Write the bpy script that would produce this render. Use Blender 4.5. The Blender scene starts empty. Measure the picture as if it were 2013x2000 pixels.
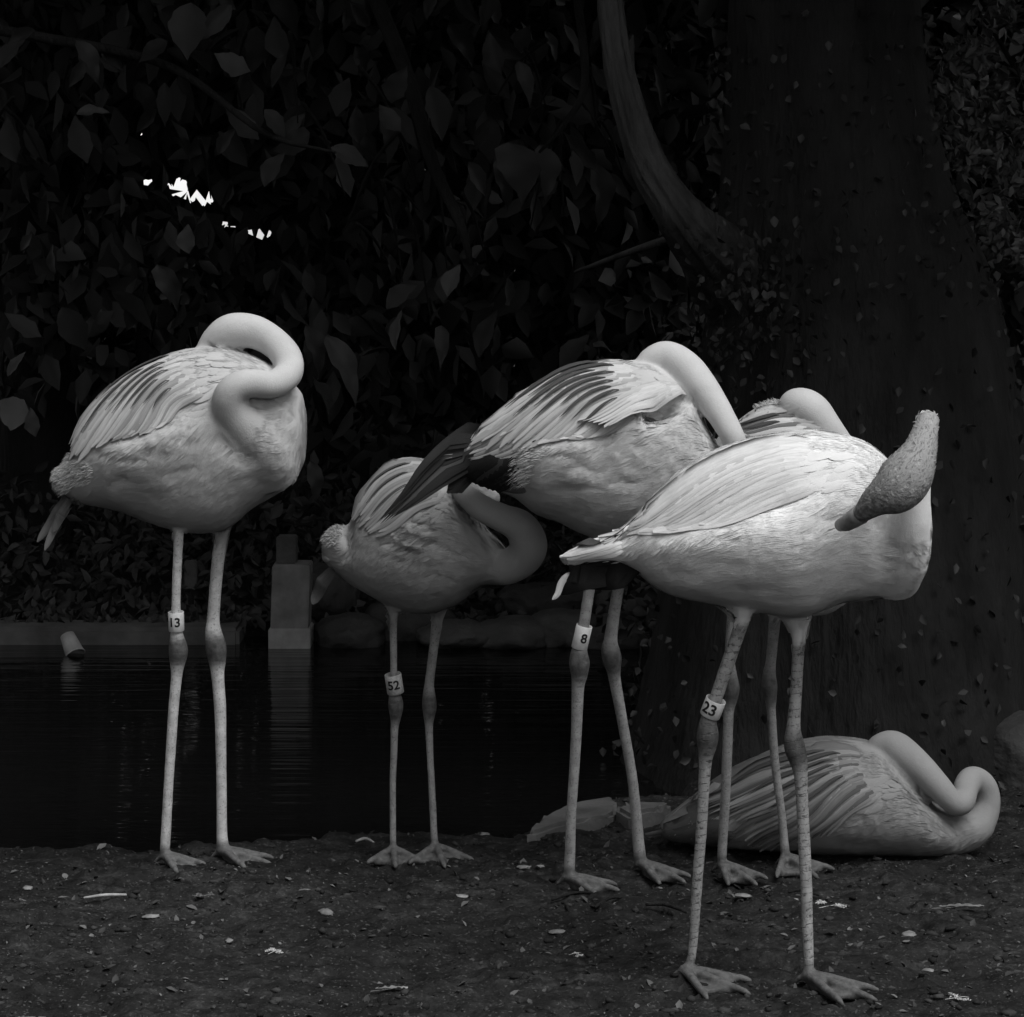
import bpy, bmesh, math, random
import numpy as np
from mathutils import Vector, Matrix
from mathutils.bvhtree import BVHTree

# ------------------------------------------------------------------ camera, sky, sun, exposure
scene = bpy.context.scene
COL = scene.collection
F, CX, YH, H = 5000.0, 1006.5, 490.0, 1.2      # focal length and horizon in photo pixels, eye height in metres

cam_data = bpy.data.cameras.new('camera')
cam = bpy.data.objects.new('camera', cam_data)
COL.objects.link(cam)
cam.location = (0, 0, H)
cam.rotation_euler = (math.radians(90), 0, 0)
cam_data.sensor_fit = 'HORIZONTAL'
cam_data.sensor_width = 36.0
cam_data.lens = F / 2013.0 * 36.0
cam_data.shift_y = -(1000.0 - YH) / 2013.0
cam_data.clip_start = 0.05
cam_data.clip_end = 2000
scene.camera = cam

SUN_EL, SUN_AZ = 62.0, 48.0                    # degrees; azimuth measured from +X towards -Y (right, in front of the birds)
world = bpy.data.worlds.new('World')
scene.world = world
world.use_nodes = True
wn = world.node_tree.nodes
wl = world.node_tree.links
wn.clear()
w_out = wn.new('ShaderNodeOutputWorld')
w_bg = wn.new('ShaderNodeBackground')
w_bw = wn.new('ShaderNodeRGBToBW')
w_sky = wn.new('ShaderNodeTexSky')
w_sky.sky_type = 'NISHITA'
w_sky.sun_disc = False
w_sky.sun_elevation = math.radians(SUN_EL)
w_sky.sun_rotation = math.radians(90 + SUN_AZ)
wl.new(w_sky.outputs[0], w_bw.inputs[0])
wl.new(w_bw.outputs[0], w_bg.inputs[0])
wl.new(w_bg.outputs[0], w_out.inputs[0])
w_bg.inputs[1].default_value = 0.13

sun_data = bpy.data.lights.new('sun', 'SUN')
sun_data.energy = 1.5
sun_data.angle = math.radians(40)
sun_data.color = (1, 1, 1)
sun = bpy.data.objects.new('sun', sun_data)
COL.objects.link(sun)
_az = math.radians(SUN_AZ)
_el = math.radians(SUN_EL)
_dir = Vector((math.cos(_az) * math.cos(_el), -math.sin(_az) * math.cos(_el), math.sin(_el)))
sun.rotation_euler = _dir.to_track_quat('Z', 'Y').to_euler()
sun.location = _dir * 20

scene.view_settings.view_transform = 'Standard'
scene.view_settings.look = 'None'
scene.view_settings.gamma = 1.0
scene.view_settings.use_curve_mapping = False
scene.view_settings.exposure = 0.68
scene.render.engine = 'CYCLES'
scene.cycles.use_denoising = True
scene.cycles.max_bounces = 5
scene.cycles.diffuse_bounces = 3
scene.cycles.glossy_bounces = 3
scene.cycles.caustics_reflective = False
scene.cycles.caustics_refractive = False

# ------------------------------------------------------------------ helpers
rng = np.random.default_rng(7)
random.seed(7)


def W(px, py, Y):
    return np.array(((px - CX) / F * Y, Y, H - (py - YH) / F * Y))


def G(px, py, z=0.0):
    return W(px, py, F * (H - z) / (py - YH))


def setp(o, label=None, category=None, group=None, kind=None):
    if label: o['label'] = label
    if category: o['category'] = category
    if group: o['group'] = group
    if kind: o['kind'] = kind
    return o


def obj(name, mesh, mats=None, parent=None):
    o = bpy.data.objects.new(name, mesh)
    COL.objects.link(o)
    if mats is not None:
        for m in (mats if isinstance(mats, (list, tuple)) else [mats]):
            mesh.materials.append(m)
    if parent is not None:
        o.parent = parent
    return o


def empty(name, loc=(0, 0, 0)):
    o = bpy.data.objects.new(name, None)
    o.empty_display_size = 0.1
    o.location = loc
    COL.objects.link(o)
    return o


def mesh_np(name, verts, faces, smooth=True):
    """verts (n,3), faces: array (m,k) or list of them"""
    me = bpy.data.meshes.new(name)
    verts = np.asarray(verts, dtype=np.float32)
    if not isinstance(faces, list):
        faces = [faces]
    loops = np.concatenate([np.asarray(f).ravel() for f in faces]).astype(np.int32)
    sizes = np.concatenate([np.full(len(f), np.asarray(f).shape[1]) for f in faces]).astype(np.int32)
    starts = np.concatenate([[0], np.cumsum(sizes)[:-1]]).astype(np.int32)
    me.vertices.add(len(verts))
    me.vertices.foreach_set('co', verts.ravel())
    me.loops.add(len(loops))
    me.loops.foreach_set('vertex_index', loops)
    me.polygons.add(len(sizes))
    me.polygons.foreach_set('loop_start', starts)
    me.update(calc_edges=True)
    me.validate()
    if smooth:
        me.polygons.foreach_set('use_smooth', np.ones(len(me.polygons), dtype=bool))
    return me


def mesh_bm(name, bm, smooth=False):
    me = bpy.data.meshes.new(name)
    bm.to_mesh(me)
    bm.free()
    if smooth:
        me.polygons.foreach_set('use_smooth', np.ones(len(me.polygons), dtype=bool))
    return me


def vnoise(p, seed=0):
    """value noise in [-1,1] for an (n,3) array"""
    p = np.asarray(p, dtype=np.float64) + 1000.0
    i = np.floor(p).astype(np.int64)
    f = p - i
    f = f * f * (3 - 2 * f)

    def h(dx, dy, dz):
        n = ((i[:, 0] + dx) * 73856093) ^ ((i[:, 1] + dy) * 19349663) ^ ((i[:, 2] + dz) * 83492791) ^ (seed * 2654435761)
        n = (n ^ (n >> 13)) * 1274126177 & 0x7fffffff
        n = (n ^ (n >> 16)) * 668265263 & 0x7fffffff
        return n / 0x3fffffff - 1.0
    r = 0
    for dx in (0, 1):
        wx = f[:, 0] if dx else 1 - f[:, 0]
        for dy in (0, 1):
            wy = f[:, 1] if dy else 1 - f[:, 1]
            for dz in (0, 1):
                wz = f[:, 2] if dz else 1 - f[:, 2]
                r = r + wx * wy * wz * h(dx, dy, dz)
    return r


def fbm(p, octaves=4, seed=0, gain=0.5):
    r, a, t = 0, 1.0, 0
    p = np.asarray(p, dtype=np.float64)
    for o in range(octaves):
        r = r + a * vnoise(p * 2 ** o, seed + o * 17)
        t += a
        a *= gain
    return r / t


def catmull(P, n):
    P = np.asarray(P, dtype=float)
    Q = np.vstack([2 * P[0] - P[1], P, 2 * P[-1] - P[-2]])
    m = len(P) - 1
    t = np.linspace(0, m, n)
    k = np.minimum(t.astype(int), m - 1)
    u = (t - k)[:, None]
    a, b, c, d = Q[k], Q[k + 1], Q[k + 2], Q[k + 3]
    return 0.5 * (2 * b + (c - a) * u + (2 * a - 5 * b + 4 * c - d) * u * u + (3 * b - a - 3 * c + d) * u ** 3)


def resample(P, n):
    P = np.asarray(P, dtype=float)
    Q = catmull(P, max(60, n * 4))
    s = np.concatenate([[0], np.cumsum(np.linalg.norm(np.diff(Q[:, :2], axis=0), axis=1))])
    t = np.linspace(0, s[-1], n)
    return np.stack([np.interp(t, s, Q[:, k]) for k in range(Q.shape[1])], axis=1)


def tube_geo(C, R, seg=14, cap=True, flat=None):
    """closed tube along points C (n,3) with radii R"""
    C = np.asarray(C, dtype=float)
    R = np.asarray(R, dtype=float)
    n = len(C)
    T = np.gradient(C, axis=0)
    T /= np.linalg.norm(T, axis=1)[:, None] + 1e-12
    u = np.array((0.0, 1.0, 0.0))
    if abs(T[0] @ u) > 0.9:
        u = np.array((1.0, 0, 0))
    V = []
    th = np.arange(seg) / seg * 2 * math.pi
    for i in range(n):
        u = u - (u @ T[i]) * T[i]
        u /= np.linalg.norm(u)
        v = np.cross(T[i], u)
        V.append(C[i] + R[i] * (np.cos(th)[:, None] * u + np.sin(th)[:, None] * v))
    V = np.concatenate(V)
    a = np.arange(n - 1)[:, None] * seg
    j = np.arange(seg)[None, :]
    q = np.stack([a + j, a + (j + 1) % seg, a + seg + (j + 1) % seg, a + seg + j], axis=-1).reshape(-1, 4)
    faces = [q]
    if cap:
        V = np.vstack([V, C[0] - T[0] * R[0] * 0.6, C[-1] + T[-1] * R[-1] * 0.6])
        i0, i1 = n * seg, n * seg + 1
        jj = np.arange(seg)
        faces.append(np.stack([np.full(seg, i0), (jj + 1) % seg, jj], axis=1))
        b = (n - 1) * seg
        faces.append(np.stack([np.full(seg, i1), b + jj, b + (jj + 1) % seg], axis=1))
    return V, faces


class Geo:
    def __init__(self):
        self.V, self.Q, self.T, self.n = [], [], [], 0

    def add(self, V, faces):
        for f in faces if isinstance(faces, list) else [faces]:
            f = np.asarray(f)
            (self.Q if f.shape[1] == 4 else self.T).append(f + self.n)
        self.V.append(np.asarray(V, dtype=float))
        self.n += len(V)

    def mesh(self, name, smooth=True, base=(0, 0, 0)):
        fs = []
        if self.Q: fs.append(np.concatenate(self.Q))
        if self.T: fs.append(np.concatenate(self.T))
        return mesh_np(name, np.concatenate(self.V) - np.asarray(base), fs, smooth)


# ------------------------------------------------------------------ materials
def mat_new(name):
    m = bpy.data.materials.new(name)
    m.use_nodes = True
    nt = m.node_tree
    bs = nt.nodes['Principled BSDF']
    return m, nt, bs


def nmath(nt, op, a, b=None, clamp=False):
    n = nt.nodes.new('ShaderNodeMath')
    n.operation = op
    n.use_clamp = clamp
    for k, x in enumerate((a, b)):
        if x is None: continue
        if isinstance(x, (int, float)):
            n.inputs[k].default_value = x
        else:
            nt.links.new(x, n.inputs[k])
    return n.outputs[0]


def nramp(nt, fac, stops):
    n = nt.nodes.new('ShaderNodeValToRGB')
    e = n.color_ramp.elements
    while len(e) < len(stops): e.new(0.5)
    for el, (p, c) in zip(e, stops):
        el.position = p
        el.color = (c, c, c, 1)
    nt.links.new(fac, n.inputs[0])
    return n.outputs[0]


def nnoise(nt, scale, detail=4, vec=None, rough=0.55, mapping=None):
    n = nt.nodes.new('ShaderNodeTexNoise')
    n.inputs['Scale'].default_value = scale
    n.inputs['Detail'].default_value = detail
    n.inputs['Roughness'].default_value = rough
    if vec is None:
        tc = nt.nodes.new('ShaderNodeTexCoord')
        vec = tc.outputs['Object']
    if mapping is not None:
        mp = nt.nodes.new('ShaderNodeMapping')
        mp.inputs['Scale'].default_value = mapping
        nt.links.new(vec, mp.inputs[0])
        vec = mp.outputs[0]
    nt.links.new(vec, n.inputs['Vector'])
    return n.outputs[0]


def nmix(nt, fac, a, b):
    n = nt.nodes.new('ShaderNodeMix')
    n.data_type = 'FLOAT'
    for k, x in ((0, fac), (2, a), (3, b)):
        if isinstance(x, (int, float)):
            n.inputs[k].default_value = x
        else:
            nt.links.new(x, n.inputs[k])
    return n.outputs[0]


def nbump(nt, bs, height, strength=0.3, dist=0.002):
    b = nt.nodes.new('ShaderNodeBump')
    b.inputs['Strength'].default_value = strength
    b.inputs['Distance'].default_value = dist
    nt.links.new(height, b.inputs['Height'])
    nt.links.new(b.outputs[0], bs.inputs['Normal'])


def simple_mat(name, lo, hi, scale=8, rough=0.85, spec=0.3, bump=0.0, bscale=60, bdist=0.004, mapping=None, rnd=0.0):
    m, nt, bs = mat_new(name)
    n = nnoise(nt, scale, 5, mapping=mapping)
    c = nramp(nt, n, [(0.3, lo), (0.7, hi)])
    if rnd:
        oi = nt.nodes.new('ShaderNodeObjectInfo')
        c = nmath(nt, 'MULTIPLY', c, nmix(nt, oi.outputs['Random'], 1 - rnd, 1 + rnd))
    nt.links.new(c, bs.inputs['Base Color'])
    bs.inputs['Roughness'].default_value = rough
    bs.inputs['Specular IOR Level'].default_value = spec
    if bump:
        nbump(nt, bs, nnoise(nt, bscale, 5, mapping=mapping), bump, bdist)
    return m


def feather_mat(name, tone, rnd=0.12, spec=0.12, vane=False):
    m, nt, bs = mat_new(name)
    n = nnoise(nt, 26, 4)
    c = nramp(nt, n, [(0.25, tone * 0.92), (0.75, min(tone * 1.04, 0.9))])
    oi = nt.nodes.new('ShaderNodeObjectInfo')
    c = nmath(nt, 'MULTIPLY', c, nmix(nt, oi.outputs['Random'], 1 - rnd, 1.0))
    h = nnoise(nt, 420, 3)
    if vane:
        at = nt.nodes.new('ShaderNodeAttribute'); at.attribute_name = 'vco'
        sx = nt.nodes.new('ShaderNodeSeparateXYZ'); nt.links.new(at.outputs['Vector'], sx.inputs[0])
        au = nmath(nt, 'ABSOLUTE', sx.outputs[1])
        # barbs slant back from the shaft; the shaft itself is a thin ridge
        ph = nmath(nt, 'SUBTRACT', nmath(nt, 'MULTIPLY', sx.outputs[0], 2 * math.pi / .0045), nmath(nt, 'MULTIPLY', au, 9.0))
        ph = nmath(nt, 'ADD', ph, nmath(nt, 'MULTIPLY', nnoise(nt, 90, 2), 9.0))
        barb = nmath(nt, 'MULTIPLY', nmath(nt, 'SINE', ph), 0.05)
        h = nmath(nt, 'ADD', h, barb)
        streak = nnoise(nt, 1.0, 4, at.outputs['Vector'], 0.6, (30, 5, 1))
        c = nmath(nt, 'MULTIPLY', c, nramp(nt, streak, [(0.3, .80), (0.7, 1.08)]))
        edge = nramp(nt, au, [(0.55, 1.0), (1.0, .80)])
        c = nmath(nt, 'MULTIPLY', c, edge)
    nt.links.new(c, bs.inputs['Base Color'])
    bs.inputs['Roughness'].default_value = 0.9
    bs.inputs['Specular IOR Level'].default_value = spec
    nbump(nt, bs, h, 0.3, 0.0012)
    return m


def body_mat(name, tone, leg_tone, bars):
    m, nt, bs = mat_new(name)
    at = nt.nodes.new('ShaderNodeAttribute'); at.attribute_name = 'mask'
    sx = nt.nodes.new('ShaderNodeSeparateXYZ'); nt.links.new(at.outputs['Vector'], sx.inputs[0])
    lc = nt.nodes.new('ShaderNodeAttribute'); lc.attribute_name = 'legco'
    ls = nt.nodes.new('ShaderNodeSeparateXYZ'); nt.links.new(lc.outputs['Vector'], ls.inputs[0])
    n = nnoise(nt, 22, 5)
    fine = nnoise(nt, 380, 3)
    down = nmath(nt, 'MULTIPLY', nramp(nt, n, [(0.25, tone * 0.92), (0.75, tone * 1.04)]), nmix(nt, fine, 0.94, 1.06))
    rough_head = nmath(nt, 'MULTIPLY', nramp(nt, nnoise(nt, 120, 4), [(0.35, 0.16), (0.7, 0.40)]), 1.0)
    down = nmix(nt, sx.outputs[2], down, rough_head)  # head painted darker: shade on its near side plus wet, dirty feathers
    # scaly shank: thin dark rings that slant round the leg
    ph = nmath(nt, 'ADD', nmath(nt, 'MULTIPLY', ls.outputs[0], 2 * math.pi / 0.0125), nmath(nt, 'MULTIPLY', ls.outputs[1], 1.0))
    ph = nmath(nt, 'ADD', ph, nmath(nt, 'MULTIPLY', nnoise(nt, 70, 3), 7.0))
    ring = nmath(nt, 'SINE', ph)
    ringm = nmath(nt, 'MULTIPLY', nramp(nt, ring, [(0.72, 0.0), (0.97, 1.0)]), nramp(nt, nnoise(nt, 140, 2), [(0.42, 0.15), (0.55, 1.0)]))
    spots = nramp(nt, nnoise(nt, 260, 2), [(0.33, 1.0), (0.42, 0.0)])
    legc = nramp(nt, nnoise(nt, 55, 4), [(0.3, leg_tone * 0.75), (0.7, leg_tone * 1.15)])
    dark = nmath(nt, 'MAXIMUM', nmath(nt, 'MULTIPLY', ringm, bars), nmath(nt, 'MULTIPLY', spots, 0.6))
    legc = nmath(nt, 'MULTIPLY', legc, nmath(nt, 'SUBTRACT', 1.0, nmath(nt, 'MULTIPLY', dark, 0.75)))
    kneec = nramp(nt, nnoise(nt, 90, 4), [(0.3, 0.06), (0.75, 0.15)])
    legc = nmix(nt, sx.outputs[1], legc, kneec)
    c = nmix(nt, sx.outputs[0], down, legc)
    nt.links.new(c, bs.inputs['Base Color'])
    nt.links.new(nmix(nt, sx.outputs[0], 0.92, 0.6), bs.inputs['Roughness'])
    bs.inputs['Specular IOR Level'].default_value = 0.15
    hgt = nmix(nt, sx.outputs[0], nmath(nt, 'ADD', nnoise(nt, 300, 5, None, .75), nmath(nt, 'MULTIPLY', sx.outputs[2], nmath(nt, 'MULTIPLY', nnoise(nt, 150, 3), 5.0))),
               nmath(nt, 'SUBTRACT', nnoise(nt, 300, 3), nmath(nt, 'MULTIPLY', ringm, bars * 2)))
    nbump(nt, bs, hgt, 0.45, 0.0020)
    return m


def leaf_mat(name, lo, hi, rough=0.5, spec=0.4, rnd=0.35):
    m, nt, bs = mat_new(name)
    geo = nt.nodes.new('ShaderNodeNewGeometry')
    rp = geo.outputs['Random Per Island']
    oi = nt.nodes.new('ShaderNodeObjectInfo')
    r = nmath(nt, 'FRACT', nmath(nt, 'ADD', rp, oi.outputs['Random']))
    c = nmix(nt, r, lo, hi)
    nt.links.new(c, bs.inputs['Base Color'])
    bs.inputs['Roughness'].default_value = rough
    bs.inputs['Specular IOR Level'].default_value = spec
    return m


M_FEATHER = feather_mat('pale_feather', 0.74, .22, vane=True)
M_DOWN = feather_mat('pale_down', 0.70)
M_MIDF = feather_mat('blush_feather', 0.52, .3, vane=True)
M_GREYF = feather_mat('grey_feather', 0.28, .3, vane=True)
M_DARKF = feather_mat('crimson_feather', 0.085, vane=True)
M_BLACKF = feather_mat('black_feather', 0.024, .4, spec=0.2, vane=True)
M_BLACKGREY = feather_mat('dark_grey_feather', 0.06, .4, spec=0.2, vane=True)
M_BAND = simple_mat('white_plastic', 0.62, 0.8, 120, 0.5, 0.4, 0.1, 300, 0.0005)
M_BANDDIRTY = simple_mat('stained_plastic', 0.30, 0.55, 220, 0.6, 0.3, 0.1, 300, 0.0005)
M_INK = simple_mat('black_ink', 0.012, 0.03, 200, 0.7, 0.2)
M_BILL = simple_mat('dark_bill', 0.16, 0.30, 60, 0.55, 0.4, 0.2, 200, 0.001)

# ------------------------------------------------------------------ terrain, water
shore_px = [(-600, 1668), (0, 1666), (250, 1664), (430, 1658), (560, 1652), (640, 1640), (750, 1627), (900, 1632), (1000, 1634), (1060, 1622), (1150, 1592), (1230, 1560)]
shore = np.array([G(*p)[:2] for p in shore_px])
POND_R = 0.42
FAR_Y = 7.9


def smooth01(t):
    t = np.clip(t, 0, 1)
    return t * t * (3 - 2 * t)


def terrain(x, y):
    x = np.asarray(x, float); y = np.asarray(y, float)
    p = np.stack([x, y, np.zeros_like(x)], axis=1)
    sh = np.interp(x, shore[:, 0], shore[:, 1])
    sh = sh + 0.06 * fbm(p * (5, 5, 1), 4, 3)
    d1 = (y - sh)                                   # past the near shore
    d2 = (FAR_Y + 0.10 * fbm(p * 2, 3, 9)) - y      # before the far shore
    d3 = (POND_R + 0.06 * fbm(p * 3, 3, 5)) - x
    d = np.minimum(np.minimum(d1, d2), d3)
    pond = smooth01(d / 0.16 + 0.15)
    z = 0.004 * fbm(p * 3, 3, 21)
    near = smooth01((9 - y) / 3)
    z = z + near * (0.021 * fbm(p * (7, 10, 1), 4, 33, 0.6) + 0.006 * fbm(p * (45, 60, 1), 3, 41, 0.65))
    # small clods and trodden pits
    pit = fbm(p * (22, 34, 1), 3, 51)
    z = z - near * 0.009 * np.clip(pit - 0.18, 0, 1) * 3 + near * 0.006 * np.clip(-pit - 0.25, 0, 1) * 3
    back = smooth01((y - 7.9) / 4.0)
    z = z + back * (0.30 + 0.10 * fbm(p * 0.5, 3, 61)) + smooth01((y - 5.7) / 1.4) * smooth01((x - 0.5) / 0.8) * 0.16
    z = z + smooth01((y - 7.9) / .5) * 0.03 * fbm(p * (7, 7, 1), 4, 71)
    return z * (1 - pond) + (-0.28) * pond


def axis(lo, a, b, hi, step, grow=1.18):
    mid = np.arange(a, b + step / 2, step)
    up, s, v = [], step, b
    while v < hi:
        s *= grow; v += s; up.append(v)
    dn, s, v = [], step, a
    while v > lo:
        s *= grow; v -= s; dn.append(v)
    return np.array(dn[::-1] + list(mid) + up)


ax = axis(-300, -1.25, 1.25, 300, 0.0062)
ay = axis(-300, 3.75, 5.65, 300, 0.0062)
gx, gy = np.meshgrid(ax, ay)
gz = terrain(gx.ravel(), gy.ravel())
TV = np.stack([gx.ravel(), gy.ravel(), gz], axis=1)
nx, ny = len(ax), len(ay)
ii = (np.arange(ny - 1)[:, None] * nx + np.arange(nx - 1)[None, :]).ravel()
TQ = np.stack([ii, ii + 1, ii + nx + 1, ii + nx], axis=1)


def ground_mat():
    m, nt, bs = mat_new('wet_mud')
    tc = nt.nodes.new('ShaderNodeTexCoord')
    big = nnoise(nt, 2.6, 4, tc.outputs['Object'])
    mid = nnoise(nt, 17, 6, tc.outputs['Object'], 0.65, (1, 1.6, 1))
    fine = nnoise(nt, 130, 5, tc.outputs['Object'], 0.7)
    c = nramp(nt, mid, [(0.36, 0.0035), (0.5, 0.0095), (0.64, 0.027)])
    c = nmath(nt, 'MULTIPLY', c, nramp(nt, big, [(0.38, 0.5), (0.62, 1.4)]))
    c = nmath(nt, 'MULTIPLY', c, nramp(nt, fine, [(0.36, 0.45), (0.5, 1.0), (0.64, 1.6)]))
    chips = nramp(nt, nnoise(nt, 210, 2, tc.outputs['Object'], 0.5, (0.6, 1, 1)), [(0.64, 0.0), (0.67, 1.0)])
    c = nmix(nt, nmath(nt, 'MULTIPLY', chips, 0.6), c, 0.10)
    nt.links.new(c, bs.inputs['Base Color'])
    nt.links.new(nramp(nt, mid, [(0.3, 0.55), (0.7, 0.9)]), bs.inputs['Roughness'])
    bs.inputs['Specular IOR Level'].default_value = 0.3
    nbump(nt, bs, nmath(nt, 'ADD', nnoise(nt, 90, 6, tc.outputs['Object'], 0.7), nmath(nt, 'MULTIPLY', nnoise(nt, 320, 3, tc.outputs['Object']), 0.3)), 0.7, 0.006)
    return m


M_GROUND = ground_mat()
ground = setp(obj('ground', mesh_np('ground', TV, TQ), M_GROUND), 'dark trodden mud bank around the pond', 'ground', kind='structure')


def water_mat():
    m, nt, bs = mat_new('pond_water')
    bs.inputs['Base Color'].default_value = (0.006, 0.006, 0.006, 1)
    bs.inputs['Roughness'].default_value = 0.04
    bs.inputs['IOR'].default_value = 1.33
    bs.inputs['Specular IOR Level'].default_value = 0.5
    tc = nt.nodes.new('ShaderNodeTexCoord')
    a = nnoise(nt, 1.0, 3, tc.outputs['Object'], 0.5, (1.0, 15, 1))
    b = nnoise(nt, 1.0, 2, tc.outputs['Object'], 0.5, (3, 42, 1))
    nbump(nt, bs, nmath(nt, 'ADD', a, nmath(nt, 'MULTIPLY', b, 0.3)), 0.32, 0.012)
    return m


wv = np.array([(-12, 4.7, -0.034), (0.75, 4.7, -0.034), (0.75, 8.4, -0.034), (-12, 8.4, -0.034)])
setp(obj('water', mesh_np('water', wv, np.array([[0, 1, 2, 3]])), water_mat()), 'dark still pond water with fine horizontal ripples', 'water', kind='structure')

# ------------------------------------------------------------------ flamingos
BIRD_GROUP = 'flamingos resting on the mud bank'


class Bird:
    def __init__(self, label, region, zoom, Y0, rings, neck, legs=(), strokes=(), ledges=(), dark=None, yaw=None,
                 tone=0.72, leg_tone=0.3, bars=0.2, seed=1, voxel=0.0034, sit=False, skip=(), head_dark=None, blade=1.0, extra=()):
        self.region, self.zoom, self.Y0 = region, zoom, Y0
        self.label, self.tone, self.seed = label, tone, seed
        self.rings, self.neck, self.legs = rings, neck, legs
        self.strokes, self.ledges, self.yaw = strokes, ledges, yaw
        self.skip = skip
        self.head_dark = head_dark
        self.extra = extra
        self.mf = feather_mat('pale_feather', min(tone * 1.06, .78), .18, vane=True)
        self.mm = feather_mat('blush_feather', tone * .76, .25, vane=True)
        self.mg = feather_mat('grey_feather', tone * .42, .3, vane=True)
        self.md = feather_mat('pale_down', min(tone * .96, .76))
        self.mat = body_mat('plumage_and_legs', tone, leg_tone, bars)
        base = [np.mean([L['foot'][0] for L in legs], axis=0)] if legs else None
        if base:
            b = G(*base[0])
        else:
            c = self.src([(self.rings[len(rings) // 2][1][0], 0)])[0]
            b = np.array(((c[0] - CX) / F * Y0, Y0, 0))
        self.base = np.array((b[0], Y0, 0.0))
        self.root = empty('flamingo', self.base)
        setp(self.root, label, 'flamingo', BIRD_GROUP)
        self.build(voxel, blade)

    def src(self, P):
        P = np.asarray(P, float)
        Q = P.copy()
        Q[:, 0] = self.region[0] + P[:, 0] / self.zoom
        Q[:, 1] = self.region[1] + P[:, 1] / self.zoom
        return Q

    def pl(self, P, dy=None):
        """zoom pixels (and dy) to points on the bird's middle plane"""
        S = self.src(P)
        Y = self.Y0
        out = np.stack([(S[:, 0] - CX) / F * Y, np.full(len(S), Y), H - (S[:, 1] - YH) / F * Y], axis=1)
        if dy is not None:
            out[:, 1] += dy
        return out

    def turn(self, P):
        if self.yaw is None: return P
        xz, ang = self.yaw
        x0 = self.pl([(xz, 0)])[0, 0]
        P = P.copy()
        dx, dy = P[:, 0] - x0, P[:, 1] - self.Y0
        c, s = math.cos(ang), math.sin(ang)
        P[:, 0] = x0 + dx * c + dy * s
        P[:, 1] = self.Y0 - dx * s + dy * c
        return P

    def build(self, voxel, blade):
        k = self.Y0 / F / self.zoom
        g = Geo()
        # trunk
        R = np.array([[t[0], t[1], b[0], b[1], hd] for t, b, hd in self.rings], float)
        R = catmull(R, 44)
        top, bot, hd = self.pl(R[:, :2]), self.pl(R[:, 2:4]), R[:, 4]
        th = np.arange(36) / 36 * 2 * math.pi
        V = []
        for i in range(len(R)):
            c, a = (top[i] + bot[i]) / 2, (top[i] - bot[i]) / 2
            ct, st = np.cos(th), np.sin(th)
            ct = np.sign(ct) * np.abs(ct) ** 0.92
            st = np.sign(st) * np.abs(st) ** 0.92
            V.append(c + ct[:, None] * a + st[:, None] * np.array((0, max(hd[i], 0.006), 0)))
        axis_c = self.turn((top + bot) / 2)
        V = np.concatenate(V)
        n, seg = len(R), 36
        a = np.arange(n - 1)[:, None] * seg
        j = np.arange(seg)[None, :]
        q = np.stack([a + j, a + seg + j, a + seg + (j + 1) % seg, a + (j + 1) % seg], axis=-1).reshape(-1, 4)
        e0 = (top[0] + bot[0]) / 2 - ((top[1] + bot[1]) - (top[0] + bot[0])) * 0.3
        e1 = (top[-1] + bot[-1]) / 2 + ((top[-1] + bot[-1]) - (top[-2] + bot[-2])) * 0.6
        V = np.vstack([V, e0, e1])
        jj = np.arange(seg)
        g.add(self.turn(V), [q, np.stack([np.full(seg, n * seg), jj, (jj + 1) % seg], axis=1),
                             np.stack([np.full(seg, n * seg + 1), (n - 1) * seg + (jj + 1) % seg, (n - 1) * seg + jj], axis=1)])
        # neck
        N = np.array(self.neck, float)
        N = resample(N, 90)
        NC = self.turn(self.pl(N[:, :2], N[:, 2]))
        NR = N[:, 3] * k
        g.add(*tube_geo(NC, NR, 22))
        for E in self.extra:
            e_ = resample(np.array(E, float), 30)
            g.add(*tube_geo(self.turn(self.pl(e_[:, :2], e_[:, 2])), e_[:, 3] * k, 18))
        # legs and feet
        leg_samples, knees, foot_pts = [], [], []
        self.leg_lines = []
        for L in self.legs:
            P = np.array(L['pts'], float)              # src px x, y, r px
            heel = G(*L['foot'][0])
            tip = G(*L['foot'][1])
            t = np.concatenate([[0], np.cumsum(np.linalg.norm(np.diff(P[:, :2], axis=0), axis=1))])
            t /= t[-1]
            Yt = self.Y0 + L['dy']
            Ys = Yt + (heel[1] - Yt) * t
            C = np.array([W(px, py, y) for (px, py, r), y in zip(P, Ys)])
            r = P[:, 2] / F * Ys
            # joint at the ground
            C = np.vstack([C, heel + np.array((0, 0, 0.016))])
            r = np.append(r, 0.0125 * L.get('fat', 1))
            D = resample(np.hstack([C[:, [0, 2, 1]], r[:, None]]), 110)
            C, r = D[:, [0, 2, 1]], D[:, 3]
            g.add(*tube_geo(C, r, 16))
            s = np.concatenate([[0], np.cumsum(np.linalg.norm(np.diff(C, axis=0), axis=1))])
            kp = np.argmin(np.abs((H - (L['knee'] - YH) / F * C[:, 1]) - C[:, 2]))
            bp = np.argmin(np.abs((H - (L['bare'] - YH) / F * C[:, 1]) - C[:, 2]))
            leg_samples.append((C, r, s, s[kp], s[bp]))
            self.leg_lines.append((C, r, s))
            # foot: three webbed toes and a small hind toe
            d = tip - heel
            yaw, Lf = math.atan2(d[1], d[0]), math.hypot(d[0], d[1])
            spread = L.get('spread', 0.5)
            toes = []
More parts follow.
